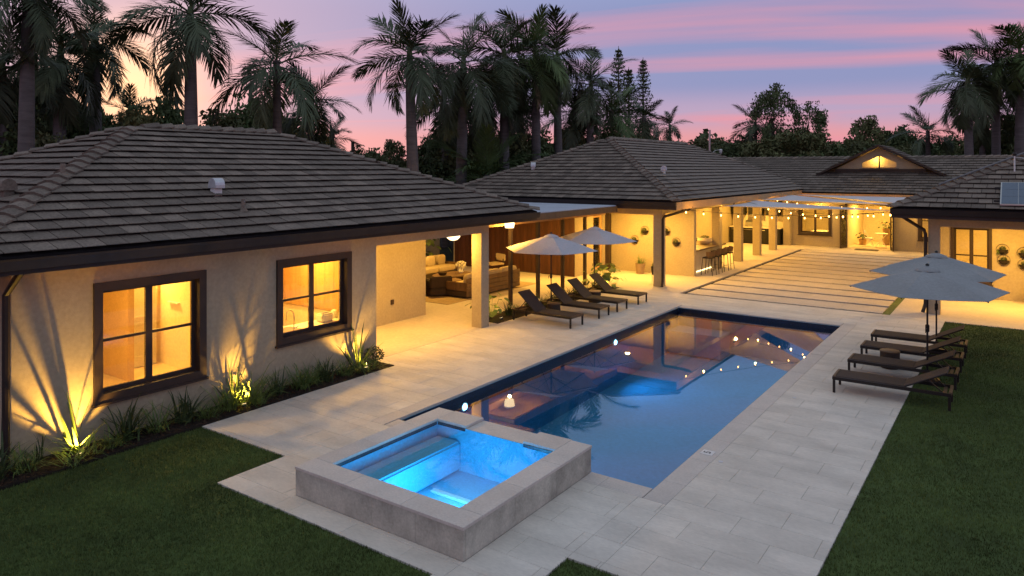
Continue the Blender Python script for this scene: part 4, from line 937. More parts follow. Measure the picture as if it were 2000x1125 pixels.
# wall planters
def wall_planter(x, y, z, lab, trail=False):
    t = thing('wall_planter', lab, 'wall planter', (x, y, z), 0, 'half bowl wall planters'); r = .15
    prof = [(r * math.cos(a), -r * math.sin(a)) for a in [PI * i / 10 for i in range(11)]]
    mb = MB(); vs = []
    for i in range(7):
        th = PI * i / 6
        for j in range(6):
            ph = PI / 2 * j / 5; vs.append((r * math.cos(th) * math.cos(ph), -r * math.sin(th) * math.cos(ph), -r * math.sin(ph)))
    fs = [(i * 6 + j, (i + 1) * 6 + j, (i + 1) * 6 + j + 1, i * 6 + j + 1) for i in range(6) for j in range(5)] + [tuple(i * 6 for i in range(7))]
    part('bowl', MB().add(vs, fs), DARKMETAL, t, True, world=False)
    part('hoop', MB().tube([(r * 1.15 * math.cos(a), -.012, r * 1.15 * math.sin(a)) for a in [2 * PI * i / 20 for i in range(21)]], .006, 5, False), DARKMETAL, t, world=False)
    o = part('foliage', S2, None, t, world=False, kind='stuff'); o.scale = (.42, .35, .42); o.location = (0, -.08, -.04)
    if trail: o = part('trailing_foliage', G2, None, t, world=False, kind='stuff'); o.scale = (.3, .3, -.8); o.location = (-.12, -.08, .0)
wall_planter(-12.5, 27.19, 1.70, 'wall planter with trailing stems, upper one left of the corner column', True); wall_planter(-12.95, 27.19, 1.30, 'wall planter, lower left one on the porch wall')
wall_planter(-11.16, 27.19, 1.30, 'wall planter standing alone right of the corner column'); wall_planter(-11.58, 27.19, 1.72, 'wall planter half hidden just behind the downspout')
wall_planter(-.5, 27.99, 1.62, 'bushy wall planter above another on the right porch', True); wall_planter(-.47, 27.99, 1.28, 'wall planter below the bushy one on the right porch')
wall_planter(.05, 27.99, 1.55, 'upper wall planter at the right picture edge'); wall_planter(.07, 27.99, 1.18, 'lower wall planter at the right picture edge')

# ------------------------------------------------------------------ lounge furniture
def sofa(name, lab, x, y, rz, L, planks=True, pillows=0):
    t = thing(name, lab, 'sofa', (x, y, 0), rz)
    part('base', MB().rbox(-L / 2, L / 2, -.42, .42, .06, .24, .015), DARKFAB, t, world=False)
    for k in range(4): part('back_plank', MB().rbox(-L / 2, L / 2, -.46, -.425, .06 + k * .15, .06 + k * .15 + .142, .006), WOOD, t, world=False)
    for s in (-1, 1): part('arm', MB().rbox(s * L / 2 - (.06 if s > 0 else 0), s * L / 2 + (.06 if s < 0 else 0), -.424, .42, .245, .52, .015), WOOD, t, world=False)
    n = max(1, round(L / 1.0)); w = (L - .14) / n
    for k in range(n):
        c = -L / 2 + .07 + (k + .5) * w
        part('seat_cushion', MB().pillow((c, .05, .34), (w - .01, .76, .22), .25), CUSHION, t, True, world=False); part('back_cushion', MB().pillow((c, -.31, .58), (w - .02, .2, .42), .3), CUSHION, t, True, world=False)
    for k in range(pillows):
        part('throw_pillow', MB().pillow((-L / 2 + .4 + k * .62, -.14, .62), (.45, .18, .4), .4), STRIPE if k % 2 else CUSHION, t, True, world=False)
    return t
sofa('outdoor_sofa', 'long sofa with plank back turned to the pool', -15.03, 19.75, RAD(90), 3.0)
sofa('outdoor_sofa', 'cream cushioned sofa at the back of the lounge with throw pillows', -18.6, 20.6, RAD(-90), 3.2, pillows=4)
def armchair(x, y, rz, lab, m=DARKFAB, cu=CUSHION):
    t = thing('armchair', lab, 'armchair', (x, y, 0), rz)
    part('base', MB().rbox(-.38, .38, -.38, .38, .05, .28, .02), m, t, world=False); part('seat_cushion', MB().pillow((0, .04, .36), (.6, .64, .18), .25), cu, t, True, world=False)
    part('backrest', MB().rbox(-.38, .38, -.40, -.28, .285, .66, .03), m, t, world=False)
    for s in (-1, 1): part('arm', MB().rbox(s * .38 - (.1 if s > 0 else 0), s * .38 + (.1 if s < 0 else 0), -.278, .38, .285, .55, .03), m, t, world=False)
armchair(-16.5, 17.75, RAD(15), 'dark boxy armchair partly hidden by the breezeway wall'); armchair(-15.9, 17.5 + 1.2 - .35, RAD(60), 'dark low chair right behind the cream column')
t = thing('lounge_chair', 'chair with pale curved back near the cladding wall', 'chair', (-17.3, 23.4, 0), RAD(160))
part('seat', MB().rbox(-.3, .3, -.3, .3, .36, .44, .02), CUSHION, t, world=False)
part('backrest', MB().rbox(-.32, .32, -.36, -.28, .5, .78, .03), CUSHION, t, world=False)
for sx in (-1, 1):
    for sy in (-1, 1): part('leg', MB().tube([(sx * .26, sy * .26, 0), (sx * .26, sy * .26, .36 if sy > 0 else .6)], .02, 6), DARKMETAL, t, world=False)
def oval_table(x, y, rx, ry, h, lab, legs):
    t = thing('coffee_table', lab, 'coffee table', (x, y, 0)); n = 28
    part('top', MB().prism([(x + rx * math.cos(2 * PI * i / n), y + ry * math.sin(2 * PI * i / n), h - .05) for i in range(n)], (0, 0, .05)), WOOD, t)
    for (a, b) in legs: part('leg', MB().lathe([(.13, 0), (.13, h - .051)], 16, (x + a, y + b, 0)), DARKFAB, t, True)
oval_table(-16.75, 20.1, .55, .85, .42, 'long oval coffee table in the lounge', ((0, -.45), (0, .45)))
oval_table(-15.75, 18.85, .36, .36, .46, 'small round table on stout legs nearest the breezeway', ((-.18, -.1), (.18, -.1), (0, .2)))
solo('bowl', MB().lathe([(.06, .421), (.12, .44), (.17, .53), (.16, .53), (.1, .45)], 20, (-16.8, 19.65, 0)), DARKFAB, 'dark bowl on the oval coffee table', 'bowl', None, True)
t = thing('flower_vase', 'round white hydrangea bunch in a vase on the oval table', 'flowers', (-16.6, 20.45, .42))
part('vase', MB().lathe([(.05, .421), (.09, .48), (.07, .58), (.05, .6)], 16, (-16.6, 20.45, 0)), WHITE, t, True)
HY = mat('hydrangea', (.75, .72, .62), .8, .1, 30)
o = part('blooms', shrub_leaves(300, .2, .3, .04, HY, seed=8), None, t, world=False, kind='stuff'); o.location = (0, 0, .15)
t = thing('wine_glass', 'clear stemmed glass on the oval coffee table', 'glass', (-16.5, 20.0, .42)); part('glass_body', MB().lathe([(.035, .422), (.006, .43), (.006, .52), (.035, .55), (.04, .6), (.03, .64)], 14, (-16.5, 20.0, 0)), GLASS, t, True)
struct('rug', MB().box(-18.1, -14.5, 17.2, 22.3, -.003, .008), mat('jute_rug', (.36, .27, .16), .95, .2, 10, .5, 80))
t = thing('tripod_ornament', 'slim tripod ornament in front of the cladding wall', 'ornament', (-18.4, 24.0, 0))
for k in range(3): part('leg', MB().tube([(-18.4 + .3 * math.cos(k * 2.1), 24.0 + .2 * math.sin(k * 2.1), 0), (-18.4, 24.0, 1.5)], .015, 6), DARKMETAL, t)
part('body', MB().lathe([(.02, 1.3), (.06, 1.4), (.05, 1.8), (.01, 1.95)], 12, (-18.4, 24.0, 0)), BLACK, t, True)

# ------------------------------------------------------------------ bar and outdoor kitchen
bar = thing('bar_counter', 'pale stone bar counter glowing underneath behind the stools', 'bar', (-10.9, 29, 0))
BARS = mat('bar_stone', (.62, .55, .44), .5, .08, 3)
part('countertop', MB().slab(-11.15, -10.42, 27.43, 30.9, .94, 1.0, .01), mat('bar_top', (.16, .11, .07), .4, .2, 3), bar)
part('front_panel', MB().box(-10.86, -10.78, 27.43, 30.88, .06, .939), BARS, bar); part('end_panel', MB().box(-11.12, -10.80, 30.885, 30.9, .0, .939), BARS, bar)
part('led_strip', MB().box(-10.775, -10.765, 27.5, 30.85, .915, .93), LEDS, bar); part('led_strip', MB().box(-10.775, -10.765, 27.5, 30.85, .02, .04), LEDS, bar)
part('plinth', MB().box(-10.90, -10.785, 27.43, 30.88, .0, .058), BARS, bar)
def make_stool():
    t = thing('bar_stool', 'x', 'bar stool', (0, 0, 0)); m = DARKMETAL
    part('seat', MB().rbox(-.2, .2, -.2, .2, .66, .71, .02), DARKFAB, t, world=False)
    for sx in (-1, 1):
        for sy in (-1, 1): part('leg', MB().tube([(sx * .23, sy * .21, 0), (sx * .18, sy * .17, .67)], .013, 6), m, t, world=False)
        part('footrest', MB().tube([(sx * .215, -.2, .24), (sx * .215, .2, .24)], .009, 6), m, t, world=False)
    n = 12; rad = .21; vs = []
    for i in range(n + 1):
        a = -PI * .52 + PI * 1.04 * i / n
        for (rr, z) in ((rad, .75), (rad + .02, .94), (rad + .035, .94), (rad + .015, .75)): vs.append((rr * math.cos(a), rr * math.sin(a), z))
    fs = [(i * 4 + j, i * 4 + (j + 1) % 4, (i + 1) * 4 + (j + 1) % 4, (i + 1) * 4 + j) for i in range(n) for j in range(4)] + [(0, 1, 2, 3), (n * 4 + 3, n * 4 + 2, n * 4 + 1, n * 4)]
    part('backrest', MB().add(vs, fs), mat('woven_back', (.13, .08, .04), .8, .2, 20, .5, 90), t, True, world=False)
    for a in (-1, 0, 1): part('back_post', MB().tube([(.18 * math.cos(a), .18 * math.sin(a), .69), (.22 * math.cos(a), .22 * math.sin(a), .76)], .01, 6), m, t, world=False)
    return t
ST = make_stool(); ST['group'] = 'stools at the outdoor bar'
for y, lab in ((27.95, 'woven bar stool nearest the porch wall end'), (28.68, 'woven bar stool second from the porch wall end'), (29.41, 'woven bar stool third from the porch wall end'), (30.15, 'woven bar stool farthest from the porch wall end')):
    put(ST, lab, (-10.12, y, 0), RAD(random.uniform(-6, 6)))
t = thing('planter_bowl', 'big pale round bowl planter standing on the bar', 'planter', (-11.0, 29.9, 1.0)); part('bowl', MB().lathe([(.15, 1.002), (.26, 1.05), (.32, 1.16), (.29, 1.28), (.26, 1.28), (.27, 1.2)], 24, (-11.0, 29.9, 0)), BARS, t, True)
o = part('foliage', S2, None, t, world=False, kind='stuff'); o.scale = (.8, .8, .4); o.location = (0, 0, .22)
t = thing('flower_vase', 'small vase of pink flowers at the near end of the bar', 'flowers', (-11.0, 27.7, 1.0)); part('vase', MB().lathe([(.04, 1.002), (.06, 1.08), (.04, 1.18)], 14, (-11.0, 27.7, 0)), WHITE, t, True)
o = part('blooms', shrub_leaves(120, .12, .2, .035, mat('pink_petal', (.6, .06, .14), .7), seed=3), None, t, world=False, kind='stuff'); o.location = (0, 0, .16)
kit = thing('outdoor_kitchen', 'dark outdoor kitchen cabinets at the far end of the covered patio', 'kitchen', (-12.2, 41.3, 0))
for k in range(4):
    a_ = -13.62 + k * .69
    cb = part('cabinet_door', MB().rbox(a_ + .01, a_ + .68, 41.02, 41.05, .1, .86, .006), BLACK, kit); part('handle', MB().tube([(a_ + .1, 41.0, .78), (a_ + .58, 41.0, .78)], .01, 6), STEEL, cb)
part('carcass', MB().box(-13.62, -10.86, 41.051, 41.70, 0, .88), BLACK, kit); part('countertop', MB().slab(-13.66, -10.82, 40.99, 41.70, .881, .93, .006), BARS, kit)
part('backsplash', MB().box(-13.66, -10.82, 41.68, 41.71, .931, 1.55), BARS, kit)
for k in range(3): part('wall_cabinet', MB().rbox(-13.6 + k * .95, -13.6 + k * .95 + .75, 41.3, 41.70, 1.62, 2.4, .01), BLACK, kit)
gr = thing('grill', 'steel barbecue grill set in the outdoor kitchen', 'grill', (-12.4, 41.35, .93)); part('body', MB().rbox(-12.8, -12.0, 41.08, 41.6, .931, 1.06, .01), STEEL, gr); part('lid', MB().prism([(-12.78, 41.6, 1.061), (-12.78, 41.1, 1.061), (-12.78, 41.12, 1.2), (-12.78, 41.3, 1.3), (-12.78, 41.55, 1.28)], (.76, 0, 0)), STEEL, gr); part('handle', MB().tube([(-12.7, 41.06, 1.14), (-12.1, 41.06, 1.14)], .014, 6), STEEL, gr)
t = thing('drinks_fridge', 'black open shelf unit at the end of the bar', 'shelf unit', (-11.6, 31.9, 0)); part('frame', MB().holed('y', 31.6, 32.2, (-12.3, -11.4), (0, 1.0), [(-12.24, -11.46, .08, .94)]), BLACK, t); part('shelf', MB().box(-12.239, -11.461, 31.61, 32.19, .5, .53), BLACK, t)

# ------------------------------------------------------------------ shade sails and string lights
def sail(A, B, C, lab, sag=.12):
    A, B, C = Vector(A), Vector(B), Vector(C); n = 12; cen = (A + B + C) / 3; idx = {}; vs = []
    for i in range(n + 1):
        for j in range(n + 1 - i):
            a, b = i / n, j / n; c = 1 - a - b; p = A * a + B * b + C * c
            e = max(a * b, b * c, a * c) * 4; mid = 27 * a * b * c; edge = 1 - min(1, min(a, b, c) * 6)
            p = p.lerp(cen, .16 * edge * (4 * max(a * b * (c < .17), b * c * (a < .17), a * c * (b < .17))))
            p.z -= sag * mid; idx[(i, j)] = len(vs); vs.append(p)
    fs = []
    for i in range(n):
        for j in range(n - i):
            fs.append((idx[(i, j)], idx[(i + 1, j)], idx[(i, j + 1)]))
            if j < n - i - 1: fs.append((idx[(i + 1, j)], idx[(i + 1, j + 1)], idx[(i, j + 1)]))
    k = len(vs); bd = [idx[(i, 0)] for i in range(n + 1)] + [idx[(n - j, j)] for j in range(1, n + 1)] + [idx[(0, n - j)] for j in range(1, n)]
    vs2 = vs + [v - Vector((0, 0, .012)) for v in vs]; fs2 = fs + [tuple(i + k for i in f[::-1]) for f in fs] + [(bd[i], bd[(i + 1) % len(bd)], bd[(i + 1) % len(bd)] + k, bd[i] + k) for i in range(len(bd))]
    t = thing('shade_sail', lab, 'shade sail', tuple(cen), 0, 'shade sails over the courtyard')
    part('cloth', MB().add(vs2, fs2), SAIL, t, True)
    for P in (A, B, C): part('corner_ring', MB().tube([P, P + (P - cen).normalized() * .18], .012, 6), STEEL, t)
sail((-9.75, 28.3, 2.72), (-9.75, 32.6, 2.80), (-3.25, 24.9, 2.92), 'pale shade sail nearest the pool, strung from the middle house')
sail((-9.75, 33.4, 2.80), (-9.75, 38.8, 2.86), (-3.25, 26.6, 3.02), 'pale shade sail in the middle of the three')
sail((-9.75, 39.6, 2.86), (-3.25, 33.0, 3.05), (-3.25, 27.6, 3.02), 'pale shade sail farthest from the pool, by the back house eave')
bulb_me = MB().lathe([(.010, .0), (.020, -.02), (.025, -.04), (.019, -.06), (.006, -.07)], 10).mesh('bulb', BULB, True); sock_me = MB().lathe([(.014, .05), (.018, .0), (.014, -.002)], 8).mesh('socket', BLACK)
def string_lights(A, B, n, sag, lab, power=7):
    A, B = Vector(A), Vector(B); t = thing('string_lights', lab, 'string lights', tuple(A), 0, 'string lights over the courtyard')
    P = lambda f: A.lerp(B, f) - Vector((0, 0, sag * 4 * f * (1 - f)))
    part('cable', MB().tube([P(i / 24) for i in range(25)], .007, 5), BLACK, t)
    for k in range(n):
        p = P((k + .5) / n) - Vector((0, 0, .055)); s = part('socket', sock_me, BLACK, t, world=False); s.location = p - A
        b = part('bulb', bulb_me, BULB, s, world=False)
        if k % 3 == 1: light('POINT', 'lamp_light', p - Vector((0, 0, .09)), power, WARM, t, .015)
string_lights((-9.72, 23.75, 2.82), (-3.15, 31.5, 2.70), 15, .26, 'string of bulbs nearest the pool, sagging across the courtyard')
string_lights((-9.72, 31.0, 2.84), (-3.15, 25.6, 2.86), 12, .28, 'string of bulbs crossing from the middle house to the right house corner')
string_lights((-9.72, 35.5, 2.82), (-3.15, 30.5, 2.90), 12, .20, 'string of bulbs beneath the middle shade sail, farther back')

# ------------------------------------------------------------------ things in the rooms
fr = thing('refrigerator', 'pale double door refrigerator with black curved handles behind the right window', 'refrigerator', (-14.2, 9.2, 0))
part('body', MB().box(-14.54, -14.0, 8.7, 9.75, .02, 1.8), STEEL, fr)
for (a, b, hy) in ((8.71, 9.22, 9.14), (9.23, 9.74, 9.31)):
    d_ = part('door', MB().rbox(-13.998, -13.93, a, b, .5, 1.79, .01), STEEL, fr); part('handle', MB().tube([(-13.92, hy, .8), (-13.87, hy, .95), (-13.86, hy, 1.2), (-13.87, hy, 1.45), (-13.92, hy, 1.6)], .013, 6), BLACK, d_)
part('shelf_above', MB().box(-14.54, -13.85, 8.66, 9.8, 1.82, 1.9), WOODLIGHT, fr)
ct = thing('kitchen_counter', 'white kitchen counter below the right window', 'counter', (-12.2, 9.9, 0)); part('countertop', MB().slab(-12.55, -11.90, 8.66, 11.08, .88, .92, .005), WHITE, ct); part('cabinet', MB().box(-12.5, -11.92, 8.68, 11.06, .02, .879), WOODLIGHT, ct); part('sink', MB().box(-12.45, -12.05, 9.1, 9.7, .921, .925), STEEL, ct)
t = thing('faucet', 'tall arched steel kitchen faucet', 'faucet', (-12.0, 9.45, .92)); part('spout', MB().tube([(-12.0, 9.45, .92)] + [(-12.0 - .12 + .12 * math.cos(a), 9.45, 1.22 + .12 * math.sin(a)) for a in [PI * i / 8 for i in range(9)]] + [(-12.24, 9.45, 1.12)], .012, 8), STEEL, t); part('lever', MB().tube([(-12.0, 9.46, .98), (-11.98, 9.56, 1.02)], .009, 6), STEEL, t)
t = thing('toaster', 'cream toaster on the kitchen counter', 'toaster', (-12.2, 10.5, .92)); part('body', MB().rbox(-12.38, -12.14, 10.30, 10.62, .921, 1.1, .03), WHITE, t); part('slot', MB().box(-12.30, -12.22, 10.36, 10.56, 1.1, 1.104), BLACK, t)
t = thing('kettle', 'small white kettle on the kitchen counter', 'kettle', (-12.4, 10.85, .92)); part('body', MB().lathe([(.08, .921), (.09, .96), (.06, 1.08), (.03, 1.1)], 16, (-12.4, 10.85, 0)), WHITE, t, True); part('spout', MB().tube([(-12.33, 10.8, 1.0), (-12.27, 10.76, 1.07)], .014, 6), WHITE, t)
tb = thing('bistro_table', 'folding bistro table inside the open doors', 'table', (-6.15, 43.2, 0)); part('top', MB().lathe([(.32, .70), (.33, .72), (.32, .74)], 20, (-6.15, 43.2, 0)), WHITE, tb)
for s in (-1, 1): part('leg', MB().tube([(-6.15 - s * .28, 43.1, 0), (-6.15 + s * .25, 43.25, .7)], .014, 6), WHITE, tb)
for (x, rz, lab) in ((-6.75, RAD(-90), 'folding chair left of the bistro table'), (-5.5, RAD(90), 'folding chair right of the bistro table')):
    t = thing('folding_chair', lab, 'chair', (x, 43.2, 0), rz, 'bistro chairs'); part('seat', MB().rbox(-.2, .2, -.2, .2, .43, .46, .01), WHITE, t, world=False); part('backrest', MB().rbox(-.2, .2, -.24, -.21, .7, .86, .008), WHITE, t, world=False)
    for s in (-1, 1): part('leg', MB().tube([(s * .18, .22, 0), (s * .18, -.22, .86)], .011, 6), WHITE, t, world=False); part('leg', MB().tube([(s * .16, -.22, 0), (s * .16, .16, .45)], .011, 6), WHITE, t, world=False)
pot_plant(-6.1, 44.6, .2, .9, big_leaves(24, .6, .22, PLANTD, 9), 'tall potted plant behind the bistro table', 1.0, mat('tan_pot', (.3, .2, .12), .8))
pot_plant(-7.2, 44.0, .2, .3, big_leaves(14, .5, .2, PLANTD, 10), 'low basket plant left inside the open doors', .8, WOODLIGHT)
t = thing('bed', 'white bed with striped pillow behind the courtyard window', 'bed', (-9.0, 43.6, 0)); part('mattress', MB().rbox(-9.9, -8.1, 42.9, 44.9, .25, .65, .05), WHITE, t); part('pillow', MB().pillow((-8.4, 43.3, .78), (.5, .3, .35), .4), DARKFAB, t, True)

# ------------------------------------------------------------------ trees
def frond_mesh(bend, nl, m, seed, droop=.5, llen=.34, plum=.28):
    r = np.random.default_rng(seed); K = 24; P = [np.zeros(3)]; T = []
    for i in range(K):
        th = -bend * ((i + .5) / K) ** 1.25; T.append(np.array([math.cos(th), 0, math.sin(th)])); P.append(P[-1] + T[-1] / K)
    T.append(T[-1]); V = []; F = []
    for i in range(0, K + 1, 3):
        w = .012 * (1 - i / K * .85); n = np.array([-T[i][2], 0, T[i][0]]); b = len(V); V += [P[i] + np.array([0, w, 0]), P[i] + n * w, P[i] - np.array([0, w, 0]), P[i] - n * w]
        if i:
            for j in range(4): F.append((b - 4 + j, b - 4 + (j + 1) % 4, b + (j + 1) % 4, b + j))
    for k in range(nl):
        for s in (-1, 1):
            t = .10 + .90 * (k + r.uniform(0, .6)) / nl; t = min(t, 1); f = t * K; i = min(int(f), K - 1); p = P[i] + (P[i + 1] - P[i]) * (f - i); tg = T[i]; n = np.array([-tg[2], 0, tg[0]])
            sw = .5 + .75 * t + r.uniform(-.12, .12); lift = r.normal(.1, plum); L = llen * (math.sin(PI * (.12 + .80 * t)) ** .7) * r.uniform(.8, 1.15) + .02
            d = tg * math.sin(sw) + (np.array([0, s, 0]) * math.cos(lift) + n * math.sin(lift)) * math.cos(sw); d /= np.linalg.norm(d)
            w = .0092 * r.uniform(.8, 1.2); wd = np.cross(d, n); wd /= np.linalg.norm(wd) + 1e-9; b = len(V); m1 = p + d * L * .5; d2 = d + np.array([0, 0, -1]) * droop * r.uniform(.4, 1.2); d2 /= np.linalg.norm(d2); tp = m1 + d2 * L * .5
            V += [p - wd * w * .5, p + wd * w * .5, m1 + wd * w, m1 - wd * w, tp - wd * w * .12, tp + wd * w * .12]; F += [(b, b + 1, b + 2, b + 3), (b + 3, b + 2, b + 5, b + 4)]
    return npmesh('frond', V, F, m)
FR = {g: [frond_mesh(bd, 60, mm, 100 + i, dr) for i, (bd, dr) in enumerate(((.5, .25), (.9, .45), (1.3, .6), (1.7, .8)))] for g, mm in (('d', FROND), ('g', FRONDG))}
def palm(base, crown, fl, lab, kind='royal', nf=17, green=False, low=-.75):
    bx, by, _ = base; cx, cy_, cz = crown; t = thing('palm_tree', lab, 'palm tree', (bx, by, 0), 0, 'palm trees'); L0 = Vector((bx, by, 0)); r = random.Random(int(cx * 100 + cy_ * 31))
    sh = .34 * fl if kind == 'royal' else 0; top = Vector((cx - bx, cy_ - by, cz - sh)); rb = .24 if kind == 'royal' else .17
    pts = [top * (i / 8) for i in range(9)]; rr = [rb * (1.25 - .45 * (i / 8) + .12 * math.sin(PI * i / 8)) for i in range(9)]
    part('trunk', MB().tube(pts, rr, 12), TRUNK, t, True, world=False)
    C0 = Vector((cx - bx, cy_ - by, cz))
    if sh: part('crownshaft', MB().tube([top, top + Vector((0, 0, sh * .5)), C0 + Vector((0, 0, .1))], [rb * .78, rb * .7, rb * .42], 12), SHAFT, t, True, world=False)
    part('spear', MB().tube([C0, C0 + Vector((r.uniform(-.1, .1), r.uniform(-.1, .1), fl * .55))], [.05, .008], 6), SHAFT, t, world=False)
    az = r.uniform(0, 6.28)
    nf = nf - 1
    for k in range(nf):
        f = k / (nf - 1); pitch = 1.25 - (1.25 - low) * f ** .85 + r.uniform(-.14, .14); az += 2.39996 + r.uniform(-.25, .25); v = min(3, int(f * 3.0 + r.uniform(0, 1.0)))
        o = part('frond', FR['g' if green else 'd'][v], None, t, world=False)
        s = fl * 1.04 * r.uniform(.85, 1.12) * (.8 if f < .12 else 1)
        o.matrix_local = Matrix.Translation(C0 + Vector((0, 0, -.1 - .25 * f))) @ Matrix.Rotation(az, 4, 'Z') @ Matrix.Rotation(-pitch, 4, 'Y') @ Matrix.Rotation(r.uniform(-.4, .4), 4, 'X') @ Matrix.Diagonal((s, s, s, 1))
    if kind == 'royal':
        o = part('seed_cluster', shrub_leaves(220, .55, .8, .07, mat('seed_stalk', (.05, .035, .02), .9, .3, 5), seed=int(abs(cx) * 7)), None, t, world=False, kind='stuff'); o.location = top + Vector((0, 0, -.35))
PALMS = [
 ((-30.34, 11.69), (-30.24, 11.76, 11.04), 3.0, 'royal', 'thick trunked palm at the far left whose crown leaves the picture', 18, 0, -1.1),
 ((-33.69, 14.22), (-33.59, 14.3, 9.32), 2.9, 'royal', 'dark palm between the thick leftmost trunk and the sunset gap', 18, 0, -1.2),
 ((-27.12, 16.4), (-27.17, 16.36, 10.57), 3.2, 'royal', 'tall palm rising behind the ridge of the near roof', 16, 0, -.75),
 ((-25.11, 19.03), (-25.2, 18.97, 8.67), 3.0, 'coco', 'feathery palm right of the one behind the near ridge', 15, 0, -.8),
 ((-26.54, 21.69), (-26.42, 21.77, 7.44), 2.5, 'coco', 'lower palm with drooping fronds above the near roof hip', 15, 0, -1.2),
 ((-22.54, 24.5), (-22.77, 24.34, 9.6), 3.1, 'royal', 'single palm with pale grey trunk standing free in the sky gap', 15, 0, -.6),
 ((-22.8, 27.98), (-22.66, 28.08, 9.64), 3.1, 'royal', 'palm with upright spear just right of the free standing palm', 17, 0, -1.1),
 ((-23.33, 32.5), (-23.33, 32.5, 10.67), 3.3, 'royal', 'palm in the dense clump, second from its left', 18, 0, -1.25),
 ((-23.51, 36.03), (-23.56, 36.0, 11.4), 3.4, 'royal', 'tallest palm of the dense clump', 18, 1, -1.25),
 ((-23.99, 39.37), (-24.09, 39.29, 11.48), 3.5, 'royal', 'palm at the right of the dense clump with visible grey trunk', 17, 0, -1.1),
 ((-23.91, 43.08), (-23.8, 43.16, 10.05), 3.1, 'royal', 'smaller palm between the dense clump and the pines', 15, 0, -1.0),
 ((-24.45, 47.59), (-24.48, 47.57, 8.48), 3.1, 'coco', 'bright green palm in front of the pines', 15, 1, -.9),
 ((-24.13, 52.7), (-24.26, 52.61, 8.4), 2.5, 'coco', 'small palm below the right pine', 14, 0, -1.1),
 ((-2.7, 55.53), (-2.86, 55.41, 10.0), 2.9, 'royal', 'leftmost palm of the right hand group', 17, 0, -1.1),
 ((-1.4, 58.88), (-1.43, 58.86, 11.26), 3.2, 'royal', 'middle palm of the right hand group', 18, 0, -1.2),
 ((-.15, 57.32), (-.1, 57.35, 11.8), 3.5, 'royal', 'palm touching the right picture edge', 18, 1, -1.2),
 ((-5.63, 62.02), (-5.72, 61.96, 7.03), 2.4, 'coco', 'small palm right behind the gable roof', 12, 0, -.6),
 ((-19.11, 64.77), (-19.23, 64.7, 8.33), 2.6, 'coco', 'small palm at the left foot of the airy tree', 14, 0, -.9),
 ((-31.65, 75.52), (-31.74, 75.46, 9.08), 2.4, 'coco', 'tiny distant palm right of the middle roof', 12, 0, -.8),
 ((-21.62, 28.81), (-21.72, 28.74, 3.9), 3.2, 'coco', 'low young palm whose long fronds arch over the middle roof', 15, 1, -.5),
 ((-34.41, 12.5), (-34.48, 12.45, 8.63), 2.7, 'royal', 'palm at the very left picture edge', 17, 0, -1.2),
 ((-35.43, 16.67), (-35.52, 16.61, 10.6), 2.7, 'royal', 'palm at the top left beside the tall near palm', 16, 0, -1.1),
 ((-25.33, 29.87), (-25.38, 29.84, 8.03), 2.75, 'coco', 'shaggy palm filling the gap right of the free standing palm', 16, 0, -1.3),
 ((-25.46, 37.11), (-25.39, 37.16, 8.94), 3.33, 'coco', 'shaggy palm low in the middle of the dense clump', 17, 0, -1.3),
 ((-24.25, 31.85), (-24.37, 31.77, 8.56), 3.10, 'coco', 'shaggy palm low in the left part of the dense clump', 17, 0, -1.3),
 ((-25.26, 43.36), (-25.21, 43.40, 8.23), 2.82, 'coco', 'low palm above the left shoulder of the middle roof', 16, 0, -1.1),
 ((-38.28, 19.56), (-38.23, 19.59, 7.27), 2.14, 'coco', 'small palm beneath the bright sunset gap', 14, 0, -.9),
 ((-31.06, 27.07), (-31.11, 27.04, 6.10), 1.69, 'coco', 'tiny palm low beside the thin wooden pole', 12, 0, -1.0),
 ((-2.22, 60.75), (-2.28, 60.71, 9.39), 3.42, 'coco', 'shaggy palm low in the right hand group', 17, 0, -1.3)]
for b, c, fl_, kd, lab, nf, gr_, lw in PALMS: palm((*b, 0), c, fl_, lab, kd, nf, bool(gr_), lw)
def crown_mesh(seed, clumps, per, leaf, m, cr=.24, hollow=.45):
    r = np.random.default_rng(seed); d = r.normal(size=(clumps, 3)); d /= np.linalg.norm(d, axis=1)[:, None]; C = d * (r.uniform(hollow, .86, clumps))[:, None]
    n = clumps * per; cs = cr * r.uniform(.55, 1.25, clumps)
    P = np.repeat(C, per, 0) + np.clip(r.normal(size=(n, 3)), -1.5, 1.5) * np.repeat(cs, per)[:, None] * .55
    a = r.normal(size=(n, 3)); a /= np.linalg.norm(a, axis=1)[:, None]; b = np.cross(a, r.normal(size=(n, 3))); b /= np.linalg.norm(b, axis=1)[:, None]; s = leaf * r.uniform(.6, 1.4, n)[:, None]
    V = np.stack([P - a * s, P + b * s * .45, P + a * s, P - b * s * .45], 1).reshape(-1, 3); return npmesh('crown', V, np.arange(4 * n).reshape(-1, 4), m)
CR = [crown_mesh(50 + i, 80, 170, .050, (LEAF, LEAF2, LEAF, LEAF2)[i]) for i in range(4)]; CRA = [crown_mesh(70 + i, 26, 200, .048, LEAF, .30, .5) for i in range(2)]
limb_me = MB().tube([(0, 0, 0), (.25, 0, .45), (.55, .1, .85)], [.05, .035, .012], 6).mesh('limb', BARK, True)
